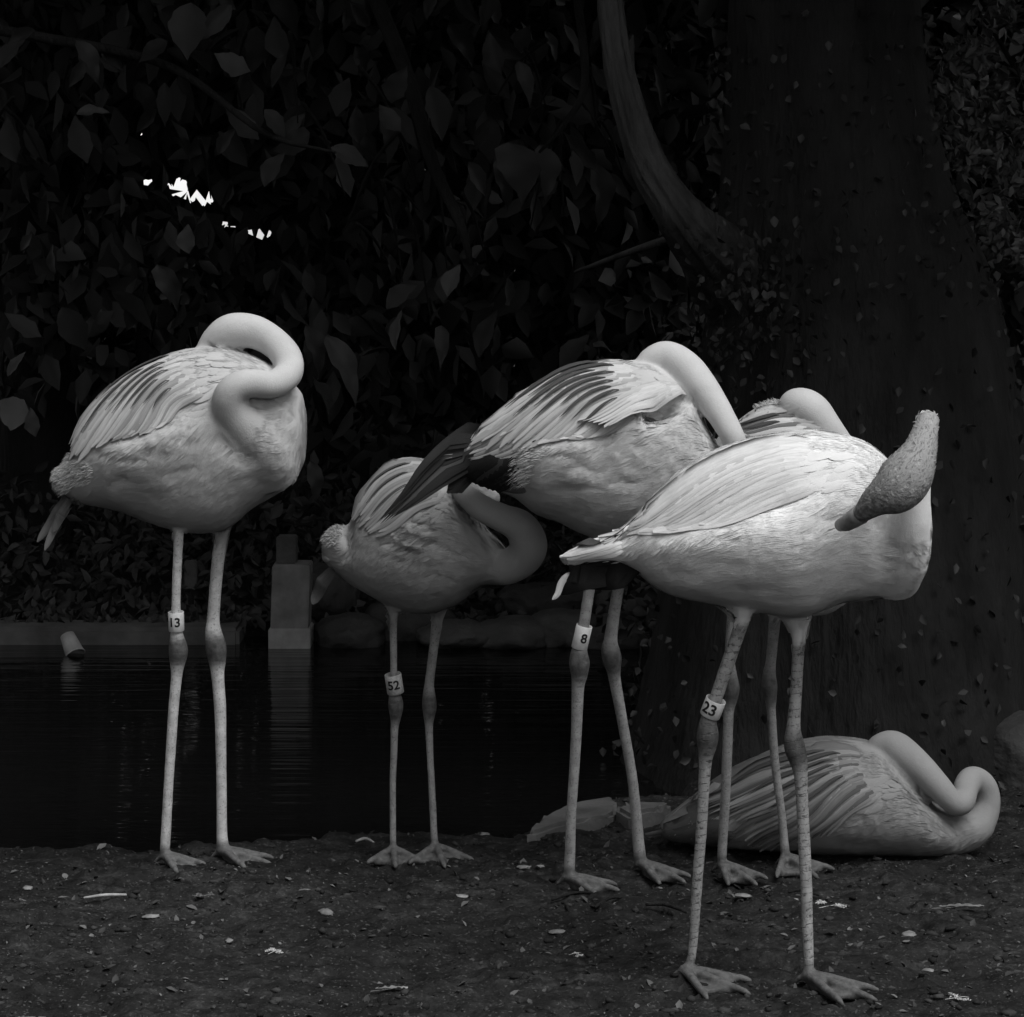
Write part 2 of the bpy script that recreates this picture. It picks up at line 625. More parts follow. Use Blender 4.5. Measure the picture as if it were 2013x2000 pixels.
            for q_, (da, fl) in enumerate(((-spread, 0.86), (0, 1.0), (spread, 0.86))):
                dr = np.array((math.cos(yaw + da), math.sin(yaw + da), 0))
                pts = [heel + np.array((0, 0, .020)), heel + dr * Lf * fl * 0.28 + np.array((0, 0, .019)), heel + dr * Lf * fl * 0.62 + np.array((0, 0, .012)), heel + dr * Lf * fl * 0.9 + np.array((0, 0, .007)), heel + dr * Lf * fl + np.array((0, 0, .003))]
                D = resample(np.hstack([np.array(pts), np.array([[.0095], [.0075], [.0068], [.0056], [.0036]])]), 16)
                g.add(*tube_geo(D[:, :3], D[:, 3], 10))
                toes.append(D[:, :3])
            for A, B in ((toes[0], toes[1]), (toes[1], toes[2])):
                m = 13
                rows = []
                for i in range(m):
                    f_ = np.linspace(0, 1, 6)[:, None]
                    sag = 1 - 0.16 * np.sin(f_ * math.pi) * (i / (m - 1))
                    row = (A[i] * (1 - f_) + B[i] * f_)
                    row = heel + (row - heel) * sag
                    row[:, 2] = 0.006
                    rows.append(row)
                gr = np.concatenate(rows)
                up, dn = gr + (0, 0, .0022), gr - (0, 0, .0085)
                VV = np.vstack([up, dn])
                qa = (np.arange(m - 1)[:, None] * 6 + np.arange(5)[None, :]).ravel()
                qq = np.stack([qa, qa + 1, qa + 7, qa + 6], axis=1)
                o_ = m * 6
                edge = list(range(6)) + [i * 6 + 5 for i in range(1, m)] + [(m - 1) * 6 + i for i in range(4, -1, -1)] + [i * 6 for i in range(m - 2, 0, -1)]
                e = np.array(edge)
                e2 = np.roll(e, -1)
                g.add(VV, [qq[:, ::-1], qq + o_, np.stack([e, e2, e2 + o_, e + o_], axis=1)])
            dr = -np.array((math.cos(yaw + .3), math.sin(yaw + .3), 0))
            g.add(*tube_geo(np.array([heel + (0, 0, .02), heel + dr * .013 + (0, 0, .012), heel + dr * .022 + (0, 0, .004)]), [.006, .005, .003], 8))
            foot_pts.append(heel)
        tmp = bpy.data.objects.new('tmp', g.mesh('tmp'))
        COL.objects.link(tmp)
        md = tmp.modifiers.new('r', 'REMESH')
        md.mode = 'VOXEL'
        md.voxel_size = voxel
        dg = bpy.context.evaluated_depsgraph_get()
        me = bpy.data.meshes.new_from_object(tmp.evaluated_get(dg))
        bpy.data.objects.remove(tmp)
        me.name = 'flamingo_body'
        nv = len(me.vertices)
        co = np.empty(nv * 3, np.float32); me.vertices.foreach_get('co', co); co = co.reshape(-1, 3).astype(float)
        ed = np.empty(len(me.edges) * 2, np.int32); me.edges.foreach_get('vertices', ed); ed = ed.reshape(-1, 2)
        deg = np.bincount(ed.ravel(), minlength=nv)[:, None]

        # masks
        legm, kneem, legco = np.zeros(nv), np.zeros(nv), np.zeros((nv, 3))
        wleg = np.zeros(nv)
        for C, r, s, sk, sb in leg_samples:
            best, bi = np.full(nv, 9.0), np.zeros(nv, int)
            cand = np.where((np.abs(co[:, 0] - C[:, 0].mean()) < 0.25))[0]
            for i in range(0, len(C)):
                dd = np.linalg.norm(co[cand] - C[i], axis=1)
                up = dd < best[cand]
                idx = cand[up]
                best[idx] = dd[up]; bi[idx] = i
            near = best < r[bi] * 1.5 + 0.006
            nz = 0.008 * fbm(co * 45, 2, 5)
            lm = near * smooth01((s[bi] + nz - sb) / 0.008)
            km = near * smooth01(1.35 - np.abs(s[bi] - sk + nz * .6) / 0.034)
            legm = np.maximum(legm, lm); kneem = np.maximum(kneem, km * lm)
            sel = near & (lm > 0)
            legco[sel, 0] = s[bi[sel]]
            ang = np.arctan2(co[:, 1] - C[bi, 1], co[:, 0] - C[bi, 0])
            legco[sel, 1] = ang[sel]
            wleg = np.maximum(wleg, near * 1.0)
        if self.legs:
            foot = smooth01((0.045 - co[:, 2]) / 0.01)
            legm = np.maximum(legm, foot)
            kneem = np.maximum(kneem, 0.95 * smooth01((0.048 - co[:, 2]) / 0.02))
        # relax
        for it in range(11):
            acc = np.zeros_like(co)
            np.add.at(acc, ed[:, 0], co[ed[:, 1]]); np.add.at(acc, ed[:, 1], co[ed[:, 0]])
            lap = acc / deg - co
            lam = np.where(legm > .5, 0.18 if it < 3 else 0.0, 0.55)[:, None]
            co = co + lam * lap
        me.vertices.foreach_set('co', co.astype(np.float32).ravel())
        me.update()

        def normals():
            no = np.empty(nv * 3, np.float32); me.vertices.foreach_get('normal', no)
            return no.reshape(-1, 3).astype(float)
        no = normals()
        sx = CX + co[:, 0] / self.Y0 * F
        sy = YH + (H - co[:, 2]) / self.Y0 * F
        near = smooth01((0.35 - no[:, 1]) / 0.3) * (1 - legm)
        disp = np.zeros(nv)
        # neck region
        dn = np.full(nv, 9.0); ni = np.zeros(nv, int)
        for i in range(0, 90, 2):
            dd = np.linalg.norm(co - NC[i], axis=1) / NR[i]
            up = dd < dn
            dn[up] = dd[up]; ni[up] = i
        neckm = smooth01((1.22 - dn) / 0.12) * smooth01((ni - 10) / 14.0)
        disp += (1 - legm) * (1 - 0.75 * neckm) * (0.0036 * fbm(co * (12, 12, 20), 3, self.seed) + 0.0006 * fbm(co * 60, 2, self.seed + 3))

        def polydist(P):
            P = resample(self.src(P), 40)
            best, sign = np.full(nv, 1e9), np.zeros(nv)
            tpos = np.zeros(nv)
            A, B = P[:-1], P[1:]
            for q_, (a_, b_) in enumerate(zip(A, B)):
                ab = b_ - a_
                L2 = ab @ ab + 1e-9
                t_ = np.clip(((sx - a_[0]) * ab[0] + (sy - a_[1]) * ab[1]) / L2, 0, 1)
                ex, ey = sx - a_[0] - t_ * ab[0], sy - a_[1] - t_ * ab[1]
                d_ = np.hypot(ex, ey)
                up = d_ < best
                best[up] = d_[up]
                sign[up] = np.sign(ab[0] * ey - ab[1] * ex)[up]
                tpos[up] = ((q_ + t_) / len(A))[up]
            return best, sign, tpos
        for P, wz, amp in self.strokes:
            d_, sg, tp = polydist(P)
            ends = smooth01(tp / 0.2) * smooth01((1 - tp) / 0.2)
            disp += near * .62 * amp * np.exp(-(d_ / (wz / self.zoom)) ** 2) * ends * (1 - neckm * .8)
        for P, wz, amp in self.ledges:
            # the lower side of the line swells out over the upper side
            d_, sg, tp = polydist(P)
            wv_ = wz / self.zoom
            q0_ = self.src(P)
            tx = (sx - q0_[:, 0].min()) / (q0_[:, 0].max() - q0_[:, 0].min())
            ends = smooth01((tx + .05) / 0.40) * smooth01((1.05 - tx) / 0.45)
            sd = d_ * sg
            rise = np.clip((sd + 2) / (0.36 * wv_), 0, 1)
            prof = (1 - (1 - rise) ** 2.2) * (1 - smooth01((sd - .40 * wv_) / (1.1 * wv_)))
            disp += near * amp * prof * ends * (1 - neckm)
        co = co + no * disp[:, None]
        if self.skip is not None and not self.legs:
            pass
        me.vertices.foreach_set('co', co.astype(np.float32).ravel())
        me.update()
        no = normals()
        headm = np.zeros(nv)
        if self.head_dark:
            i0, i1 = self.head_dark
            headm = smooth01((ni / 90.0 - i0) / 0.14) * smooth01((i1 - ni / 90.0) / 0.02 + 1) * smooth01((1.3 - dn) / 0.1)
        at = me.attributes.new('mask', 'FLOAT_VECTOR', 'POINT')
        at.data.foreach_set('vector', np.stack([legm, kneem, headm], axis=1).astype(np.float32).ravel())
        at = me.attributes.new('legco', 'FLOAT_VECTOR', 'POINT')
        at.data.foreach_set('vector', legco.astype(np.float32).ravel())
        me.polygons.foreach_set('use_smooth', np.ones(len(me.polygons), dtype=bool))
        nf = len(me.polygons)
        fv = np.empty(len(me.loops), np.int32); me.loops.foreach_get('vertex_index', fv)
        ls = np.empty(nf, np.int32); me.polygons.foreach_get('loop_start', ls)
        lt = np.empty(nf, np.int32); me.polygons.foreach_get('loop_total', lt)
        quads = np.stack([fv[ls + np.minimum(q_, lt - 1)] for q_ in range(4)], axis=1)
        self.bvh = BVHTree.FromPolygons([tuple(v) for v in co], [tuple(r_[:l_]) for r_, l_ in zip(quads.tolist(), lt.tolist())])
        self.co, self.no, self.quads = co, no, quads
        self.legm, self.neckm, self.headm, self.ni = legm, neckm, headm, ni
        self.NC, self.NR, self.axis_c = NC, NR, axis_c
        me.vertices.foreach_set('co', (co - self.base).astype(np.float32).ravel())
        me.update()
        self.body = obj('body', me, self.mat, self.root)
        self.plumage(blade)

    # small contour feathers: every feather a spray of a few flat barbs that hug the skin
    def plumage(self, blade):
        r_ = np.random.default_rng(self.seed + 100)
        co, no, Q = self.co, self.no, self.quads
        area = np.linalg.norm(np.cross(co[Q[:, 2]] - co[Q[:, 0]], co[Q[:, 3]] - co[Q[:, 1]]), axis=1) / 2
        fm = self.legm[Q].max(axis=1)
        fn = self.neckm[Q].mean(axis=1)
        fh = self.headm[Q].mean(axis=1)
        facing = smooth01((0.75 - no[Q[:, 0], 1]) / 0.5) * 0.9 + 0.1
        wgt = area * (fm < 0.02) * (fn < .25) * facing * (fh < .5)
        N = int(blade * 5600)
        pick = r_.choice(len(Q), N, p=wgt / wgt.sum())
        u = r_.random((N, 2))
        P = (co[Q[pick, 0]] * (1 - u[:, :1]) + co[Q[pick, 1]] * u[:, :1]) * (1 - u[:, 1:]) + (co[Q[pick, 3]] * (1 - u[:, :1]) + co[Q[pick, 2]] * u[:, :1]) * u[:, 1:]
        n = no[Q[pick, 0]]
        isn = fn[pick]
        # flow: towards the tail on the trunk, away from the head on the neck
        d = np.zeros((N, 3))
        ac = self.axis_c
        at = np.gradient(ac, axis=0)
        best = np.full(N, 9.0)
        for i in range(len(ac)):
            dd = np.linalg.norm(P - ac[i], axis=1)
            m = dd < best
            best[m] = dd[m]
            d[m] = -at[i]
        nt_ = np.gradient(self.NC, axis=0)
        nd = -nt_[self.ni[Q[pick, 0]]]
        d /= np.linalg.norm(d, axis=1)[:, None] + 1e-9
        d[:, 2] -= 0.25
        nd /= np.linalg.norm(nd, axis=1)[:, None] + 1e-9
        d = d * (1 - isn)[:, None] + nd * isn[:, None]
        swirl = fbm(P * 7, 2, self.seed + 8) * 0.5
        d = d - (d * n).sum(1)[:, None] * n
        d /= np.linalg.norm(d, axis=1)[:, None] + 1e-9
        b = np.cross(n, d)
        a0 = swirl + r_.normal(0, 0.14, N)
        d = d * np.cos(a0)[:, None] + b * np.sin(a0)[:, None]
        L = np.where(isn > .5, r_.uniform(.009, .015, N), r_.uniform(.026, .052, N))
        Wd = L * r_.uniform(.22, .34, N)
        lift = np.where(isn > .5, .00025, .0009) * r_.uniform(.5, 1.8, N)
        hd = fh[pick] > 0.5
        lift[hd] *= 3.0; L[hd] *= 0.8
        VV, Qs, Ts, NN = [], [], [], []
        cnt = 0
        nb = 5
        mids = np.empty((N, 3)); tips = np.empty((N, 3))
        mn, tn = n.copy(), n.copy()
        for i in range(N):
            for arr, arn, fr in ((mids, mn, .55), (tips, tn, 1.0)):
                q_ = P[i] + d[i] * L[i] * fr
                h_ = self.bvh.find_nearest(q_)
                arr[i] = h_[0] if h_[0] is not None else q_
                if h_[1] is not None: arn[i] = h_[1]
        b = np.cross(n, d)
        bt = np.cross(tn, d)
        for kx in range(nb):
            f_ = (kx - (nb - 1) / 2) / (nb / 2)
            jit = r_.uniform(.75, 1.15, N)
            o0 = b * (f_ * Wd * .18)[:, None]
            o1 = b * (f_ * Wd * .46)[:, None]
            o2 = bt * (f_ * Wd * (.46 + .2 * r_.random(N)))[:, None]
            hw = (Wd * .075)[:, None]
            base = P + o0 - n * .0006
            mid = mids + o1 + mn * (lift * .7)[:, None]
            tip = mids + (tips - mids) * jit[:, None] + o2 + tn * (lift * (1.0 + .5 * r_.random(N)))[:, None]
            v = np.stack([base + b * hw * .6, base - b * hw * .6, mid - b * hw, mid + b * hw, tip], axis=1)
            VV.append(v.reshape(-1, 3))
            nn = np.stack([n, n, mn, mn, tn], axis=1).reshape(-1, 3)
            NN.append(nn)
            s = cnt + np.arange(N) * 5
            Qs.append(np.stack([s, s + 1, s + 2, s + 3], axis=1))
            Ts.append(np.stack([s + 3, s + 2, s + 4], axis=1))
            cnt += N * 5
        V = np.concatenate(VV) - self.base
        me = mesh_np('contour_plumage', V, [np.concatenate(Qs), np.concatenate(Ts)])
        NN = np.concatenate(NN) + r_.normal(0, .05, (cnt, 3))
        NN /= np.linalg.norm(NN, axis=1)[:, None]
        me.normals_split_custom_set_from_vertices([tuple(x) for x in NN])
        if self.head_dark:
            pass
        o = obj('plumage', me, feather_mat('down_feather', self.tone * 0.98, 0.0, 0.08), self.root)
        o['kind'] = 'stuff'

    def hit(self, x, z, default):
        h = self.bvh.ray_cast(Vector((x, self.Y0 - 0.9, z)), Vector((0, 1, 0)))
        if h[0] is None: return None, None
        return h[0].y, h[1]

    def vane(self, curve, width, mat, parent, name='feather', lift=0.004, tilt=0.0, dyd=-0.06, s0=0.0, s1=1.0, nL=12, both=False, curl=0.0, seed=0, pointy=False):
        C = resample(self.src(np.asarray(curve, float)[:, :2]), 60)
        t = np.linspace(s0, s1, nL + 1)
        idx = t * 59
        C = np.stack([np.interp(idx, np.arange(60), C[:, q_]) for q_ in (0, 1)], axis=1)
        T = np.gradient(C, axis=0)
        T /= np.linalg.norm(T, axis=1)[:, None] + 1e-9
        Nn = np.stack([-T[:, 1], T[:, 0]], axis=1)
        Nn *= np.where(Nn[:, 1:] < 0, -1, 1)       # u=+1 is the lower edge
        s = np.linspace(0, 1, nL + 1)
        wprof = np.minimum(1, (s / 0.22) ** 0.6) * np.sqrt(np.clip(1 - np.clip((s - 0.72) / 0.285, 0, 1) ** 2, 0, 1))
        if both:
            wprof = np.sin(np.clip(s, 0, 1) * math.pi) ** 0.7
        if pointy:
            wprof = np.minimum(1, (s / 0.2) ** 0.6) * np.clip(1.02 - np.clip((s - .35) / .66, 0, 1) ** 1.8, 0, 1)
        wprof = np.maximum(wprof, 0.03)
        rr = np.random.default_rng(seed + 5)
        hw = width / self.zoom / 2 * wprof * (1 + 0.10 * np.sin(s * 7 + rr.random() * 6))
        us = np.array([-1, -.5, 0, .5, 1.0])
        k = self.Y0 / F
        S_ = np.full((nL + 1, 5, 3), np.nan)
        N_ = np.tile(np.array((0.0, -.97, .24)), (nL + 1, 5, 1))
        guess = self.Y0 - 0.05
        for i in range(nL + 1):
            for j, u in enumerate(us):
                p = C[i] + Nn[i] * hw[i] * u
                x_, z_ = (p[0] - CX) * k, H - (p[1] - YH) * k
                h = self.bvh.ray_cast(Vector((x_, self.Y0 - 0.9, z_)), Vector((0, 1, 0)))
                if h[0] is not None:
                    S_[i, j] = h[0]; N_[i, j] = h[1]
                    guess = 0.7 * guess + 0.3 * h[0].y
                else:
                    h = self.bvh.find_nearest(Vector((x_, guess, z_)), 0.03)
                    if h[0] is not None:
                        S_[i, j] = h[0]; N_[i, j] = h[1]
                    else:
                        S_[i, j] = (x_, np.nan, z_)
        N_[N_[..., 1] > 0.3] = (0, -.7, .7)
        cen = np.array([np.mean(r_[~np.isnan(r_)]) if (~np.isnan(r_)).any() else np.nan for r_ in S_[..., 1]])
        ok = ~np.isnan(cen)
        ks = np.arange(nL + 1)
        if ok.sum() == 0:
            cen[:] = self.Y0 + dyd
        else:
            last = ks[ok].max()
            cen2 = np.interp(ks, ks[ok], cen[ok])
            far = np.where(ks > last, np.clip((ks - last) / 4.0, 0, 1), 0)
            cen = cen2 * (1 - far) + (self.Y0 + dyd) * far
        S_[..., 1] = np.where(np.isnan(S_[..., 1]), cen[:, None], S_[..., 1])
        S_[..., 1] = np.clip(S_[..., 1], cen[:, None] - 0.025, cen[:, None] + 0.04)
        for it in range(2):
            S_[1:-1, :, 1] = 0.25 * S_[:-2, :, 1] + 0.5 * S_[1:-1, :, 1] + 0.25 * S_[2:, :, 1]
            N_[1:-1] = 0.25 * N_[:-2] + 0.5 * N_[1:-1] + 0.25 * N_[2:]
        N_ /= np.linalg.norm(N_, axis=2)[..., None]
        off = lift + tilt * us[None, :] + 0.0012 * (1 - us[None, :] ** 2) + curl * (s[:, None] ** 2)
        off = off * np.minimum(1, s / 0.12)[:, None] - 0.0015 * (s < 0.05)[:, None]
        V = (S_ + N_ * off[..., None]).reshape(-1, 3) - self.base
        a = (np.arange(nL)[:, None] * 5 + np.arange(4)[None, :]).ravel()
        q = np.stack([a, a + 5, a + 6, a + 1], axis=1)
        me_ = mesh_np('feather', V, q)
        ln = np.concatenate([[0], np.cumsum(np.linalg.norm(np.diff(S_[:, 2], axis=0), axis=1))])
        vc = np.stack([np.repeat(ln[:, None], 5, 1), np.tile(us, (nL + 1, 1)), np.full((nL + 1, 5), seed * 3.7)], axis=-1)
        at_ = me_.attributes.new('vco', 'FLOAT_VECTOR', 'POINT')
        at_.data.foreach_set('vector', vc.astype(np.float32).ravel())
        return obj(name, me_, mat, parent)

    def part_empty_wing(self, name='wing'):
        return None

    def fan(self, guides, n, width, parent, mats, tilt=0.002, lift=0.003, dyd=-0.06, darks=(), jitter=0.02, dark_w=0.3, dark_mat=None, step=0.0002, curl=0.0, pointy=False):
        G_ = np.stack([resample(np.asarray(g_, float), 24) for g_ in guides])
        rr = np.random.default_rng(self.seed + 40)

        def at(t):
            x = t * (len(guides) - 1)
            i = min(int(x), len(guides) - 2)
            f_ = x - i
            return G_[i] * (1 - f_) + G_[i + 1] * f_
        for i in range(n):
            t = i / max(n - 1, 1)
            c = at(np.clip(t + rr.normal(0, jitter) / 2, 0, 1))
            w = width * rr.uniform(.9, 1.12)
            self.vane(c, w, mats[i % len(mats)], parent, lift=lift + step * (n - i), tilt=tilt, dyd=dyd, s0=0.0, s1=rr.uniform(.88, 1.0), seed=i, curl=curl, pointy=pointy)
        for j, (t, a, b) in enumerate(darks):
            c = at(t)
            self.vane(c, width * dark_w, dark_mat or M_DARKF, parent, lift=lift + tilt + 0.0022 + step * n, tilt=0.0005, dyd=dyd, s0=a, s1=b, both=True, seed=j + 60)

    def wing_patch(self, poly, n, size, flow, name='wing', mat=None, lift=0.0018):
        """covert feathers of the folded wing: one mesh that carries the long feathers"""
        r_ = np.random.default_rng(self.seed + 300)
        S = self.src(poly)
        k = self.Y0 / F
        lo, hi = S.min(0), S.max(0)
        g = Geo()
        cnt = 0
        flow = np.asarray(flow, float) / np.hypot(*flow)
        tries = 0
        while cnt < n and tries < n * 8:
            tries += 1
            p = lo + r_.random(2) * (hi - lo)
            inside = False
            for a_, b_ in zip(S, np.roll(S, -1, axis=0)):
                if (a_[1] > p[1]) != (b_[1] > p[1]) and p[0] < (b_[0] - a_[0]) * (p[1] - a_[1]) / (b_[1] - a_[1]) + a_[0]:
                    inside = not inside
            if not inside: continue
            x, z = (p[0] - CX) * k, H - (p[1] - YH) * k
            h = self.bvh.ray_cast(Vector((x, self.Y0 - .9, z)), Vector((0, 1, 0)))
            if h[0] is None: continue
            nn = np.array(h[1])
            if nn[1] > 0: nn = -nn
            ang = r_.normal(0, .16)
            fx, fy = flow[0] * math.cos(ang) - flow[1] * math.sin(ang), flow[0] * math.sin(ang) + flow[1] * math.cos(ang)
            d = np.array((fx, 0, -fy))
            d -= (d @ nn) * nn
            d /= np.linalg.norm(d)
            b = np.cross(nn, d)
            L = size / self.zoom * k * r_.uniform(.75, 1.2)
            w = L * r_.uniform(.26, .36)
            rows = []
            for s_, wf in ((0, .35), (.3, .9), (.65, 1.0), (.88, .7), (1.0, .12)):
                c = np.array(h[0]) + d * L * (s_ - .3)
                hh = self.bvh.find_nearest(c)
                q_ = np.array(hh[0]) if hh[0] is not None else c
                m_ = np.array(hh[1]) if hh[1] is not None else nn
                for u_ in (-1, 0, 1):
                    rows.append(q_ + b * w * .5 * wf * u_ + m_ * (lift * (0.25 + s_) + 0.0012 * (1 - abs(u_)) - 0.001 * (s_ == 0)))
            a = (np.arange(4)[:, None] * 3 + np.arange(2)[None, :]).ravel()
            g.add(np.array(rows), np.stack([a, a + 1, a + 4, a + 3], axis=1))
            cnt += 1
        o = obj(name, g.mesh('wing', base=self.base), mat or self.md, self.root)
        return o

    def fluff(self, spots, name='down_tuft', mat=None, n=700):
        """loose down: fine curved blades standing off the body around given pixels"""
        r_ = np.random.default_rng(self.seed + 500)
        g = Geo()
        VV, TT = [], []
        cnt = 0
        k = self.Y0 / F / self.zoom
        for (zx, zy, rad, ln, ux, uy, num) in spots:
            c = self.pl([(zx, zy)])[0]
            dist = np.linalg.norm(self.co - c, axis=1)
            cand = np.where((np.hypot(self.co[:, 0] - c[0], self.co[:, 2] - c[2]) < rad * k) & (self.no[:, 1] < .45) & (self.legm < .02))[0]
            if not len(cand): continue
            num = int(num * 2.4)
            pick = r_.choice(cand, num)
            P, nn = self.co[pick], self.no[pick]
            bias = np.array((ux, 0, -uy), float)
            d = nn * .5 + bias + r_.normal(0, .28, (num, 3))
            d /= np.linalg.norm(d, axis=1)[:, None]
            L = (ln * k * r_.uniform(.5, 1.2, num))[:, None]
            b = np.cross(d, r_.normal(size=(num, 3)))
            b /= np.linalg.norm(b, axis=1)[:, None]
            w = .00055
            bend = np.array((0, 0, -.25)) * L
            v = np.stack([P - b * w, P + b * w, P + d * L * .55 + b * w * .8, P + d * L * .55 - b * w * .8, P + d * L + bend], axis=1).reshape(-1, 3)
            s = np.arange(num) * 5
            g.add(v, [np.stack([s, s + 1, s + 2, s + 3], axis=1), np.stack([s + 3, s + 2, s + 4], axis=1)])
        if g.n:
            o = obj(name, g.mesh('down', base=self.base), mat or self.md, self.root)
            o['kind'] = 'stuff'
            return o

    def band(self, leg, py0, py1, text, rad=0.0175, mat=None, rot=0.0, label=None, tsize=1.0, tilt=(0, 0)):
        """numbered plastic ring round one leg between two photo rows"""
        C, r, s = self.leg_lines[leg]
        zz = lambda py: np.argmin(np.abs((H - (py - YH) / F * C[:, 1]) - C[:, 2]))
        i0, i1 = zz(py0), zz(py1)
        A, B = C[i0], C[i1]
        axis_ = (A - B) / np.linalg.norm(A - B)
        mid = (A + B) / 2
        h = np.linalg.norm(A - B)
        axis_ = axis_ + np.array((tilt[0], tilt[1], 0)); axis_ /= np.linalg.norm(axis_)
        v = np.array((0, -1.0, 0)); v -= (v @ axis_) * axis_; v /= np.linalg.norm(v)   # towards the viewer side
        u = np.cross(axis_, v); u *= np.sign(u[0] + 1e-9)                                # to the right
        seg = 36
        th = np.arange(seg) / seg * 2 * math.pi
        prof = [(rad - .0016, h / 2 - .0004), (rad - .0006, h / 2), (rad, h / 2 - .0008), (rad, -h / 2 + .0008), (rad - .0006, -h / 2), (rad - .0016, -h / 2 + .0004)]
        V = np.concatenate([mid + pr * (np.cos(th)[:, None] * u + np.sin(th)[:, None] * v) + axis_ * ph for pr, ph in prof])
        q = []
        m = len(prof)
        for a in range(m):
            for j in range(seg):
                q.append((a * seg + j, a * seg + (j + 1) % seg, ((a + 1) % m) * seg + (j + 1) % seg, ((a + 1) % m) * seg + j))
        o = obj('leg_band', mesh_np('leg_band', V - self.base, np.array(q)), mat or M_BAND, self.root)
        if label: o['label'] = label
        # digits
        cu = bpy.data.curves.new('digits', 'FONT')
        cu.body = text
        cu.align_x = 'CENTER'; cu.align_y = 'CENTER'
        cu.size = 0.0245 * tsize
        cu.offset = 0.0006
        cu.extrude = 0.0003
        to = bpy.data.objects.new('tmp', cu)
        COL.objects.link(to)
        dg = bpy.context.evaluated_depsgraph_get()
        me = bpy.data.meshes.new_from_object(to.evaluated_get(dg))
        bpy.data.objects.remove(to)
        bm = bmesh.new(); bm.from_mesh(me)
        bmesh.ops.triangulate(bm, faces=bm.faces)
        bmesh.ops.subdivide_edges(bm, edges=bm.edges, cuts=2)
        bm.to_mesh(me); bm.free()
        n = len(me.vertices)
        c = np.empty(n * 3, np.float32); me.vertices.foreach_get('co', c); c = c.reshape(-1, 3)
        phi = rot + c[:, 0] / rad
        rr = rad + 0.0002 + (c[:, 2] + .0003) * .6
        P = mid + rr[:, None] * (np.sin(phi)[:, None] * u + np.cos(phi)[:, None] * v) + c[:, 1:2] * axis_
        me.vertices.foreach_set('co', (P - self.base).astype(np.float32).ravel())
        me.update()
        obj('digits', me, M_INK, o)
        return o


def z8(*pts):     # zoom of the two left birds' legs
    return [(260 + x / 2.667, 1020 + y / 2.667, r / 2.667) for x, y, r in pts]


def z6(*pts):
    return [(1050 + x / 2.954, 1130 + y / 2.954, r / 2.954) for x, y, r in pts]


def z7(*pts):
    return [(1200 + x / 3.22, 1650 + y / 3.22, r / 3.22) for x, y, r in pts]


def p8(x, y): return (260 + x / 2.667, 1020 + y / 2.667)
def p6(x, y): return (1050 + x / 2.954, 1130 + y / 2.954)
def p7(x, y): return (1200 + x / 3.22, 1650 + y / 3.22)


def leg(pts, heel, toe, knee, bare, dy, **k):
    return dict(pts=pts, foot=(heel, toe), knee=knee, bare=bare, dy=dy, **k)


# --- flamingo with band 13
b1 = Bird('pale flamingo with leg band 13, neck coiled against its breast, beside the concrete post', (50, 580), 3.22, 4.93,
    rings=[((195, 1110), (212, 1225), .02), ((285, 1035), (340, 1315), .065), ((385, 770), (560, 1352), .10), ((560, 580), (800, 1435), .122), ((760, 462), (1010, 1492), .135), ((1000, 352), (1250, 1490), .14),
           ((1250, 330), (1420, 1362), .14), ((1480, 400), (1570, 1268), .125), ((1640, 500), (1690, 1190), .10), ((1745, 620), (1770, 1050), .055)],
    neck=[(1590, 1120, -.03, 165), (1550, 995, -.070, 172), (1462, 850, -.098, 157), (1370, 725, -.120, 130), (1342, 635, -.138, 110), (1385, 562, -.145, 98), (1480, 535, -.142, 90), (1600, 545, -.12, 88), (1682, 490, -.07, 92), (1665, 395, -.03, 96), (1570, 300, 0, 100),
          (1440, 232, .0, 110), (1300, 230, .0, 112), (1190, 285, 0, 84), (1110, 340, 0, 40)],
    legs=[leg(z8((255, -10, 60), (246, 40, 32), (240, 160, 26), (233, 320, 25), (229, 480, 25), (232, 590, 32), (241, 690, 52), (236, 770, 38), (232, 830, 30), (216, 1000, 28), (203, 1200, 27), (190, 1400, 26), (174, 1690, 27), (168, 1770, 27)),
              p8(168, 1818), p8(360, 1856), 1020 + 690 / 2.667, 1020 + 60 / 2.667, -.05),
          leg(z8((475, -10, 70), (470, 60, 42), (452, 200, 35), (438, 340, 33), (425, 520, 34), (425, 590, 44), (440, 680, 56), (446, 760, 44), (448, 820, 35), (461, 1000, 32), (465, 1200, 29), (468, 1400, 28), (470, 1640, 29), (474, 1725, 34)),
              p8(468, 1790), p8(735, 1826), 1020 + 680 / 2.667, 1020 + 110 / 2.667, .04)],
    ledges=[([(470, 1040), (520, 960), (640, 905), (800, 880), (840, 840), (960, 800), (1080, 745), (1190, 770)], 260, .017)],
    strokes=[([(820, 880), (900, 850), (1030, 800)], 18, -.006), ([(800, 960), (900, 970), (1010, 1000)], 24, -.005), ([(650, 1010), (750, 1005), (860, 1030)], 20, -.005), ([(500, 1000), (560, 990), (640, 1000)], 22, -.004),
             ([(960, 700), (1080, 690), (1190, 720)], 40, -.004), ([(1000, 860), (1080, 900), (1180, 920)], 22, -.004), ([(560, 1180), (620, 1160), (700, 1090)], 30, -.006), ([(900, 1080), (1020, 1090), (1150, 1050)], 26, -.004),
             ([(1230, 830), (1330, 930), (1500, 1050)], 55, -.009), ([(1480, 700), (1600, 680), (1720, 660)], 26, -.004)],
    tone=.55, leg_tone=.66, bars=.15, seed=11)
w = b1.wing_patch([(1000, 360), (1250, 350), (1440, 470), (1230, 520), (1200, 720), (960, 780), (850, 700), (950, 520)], 70, 130, (-1, .45))
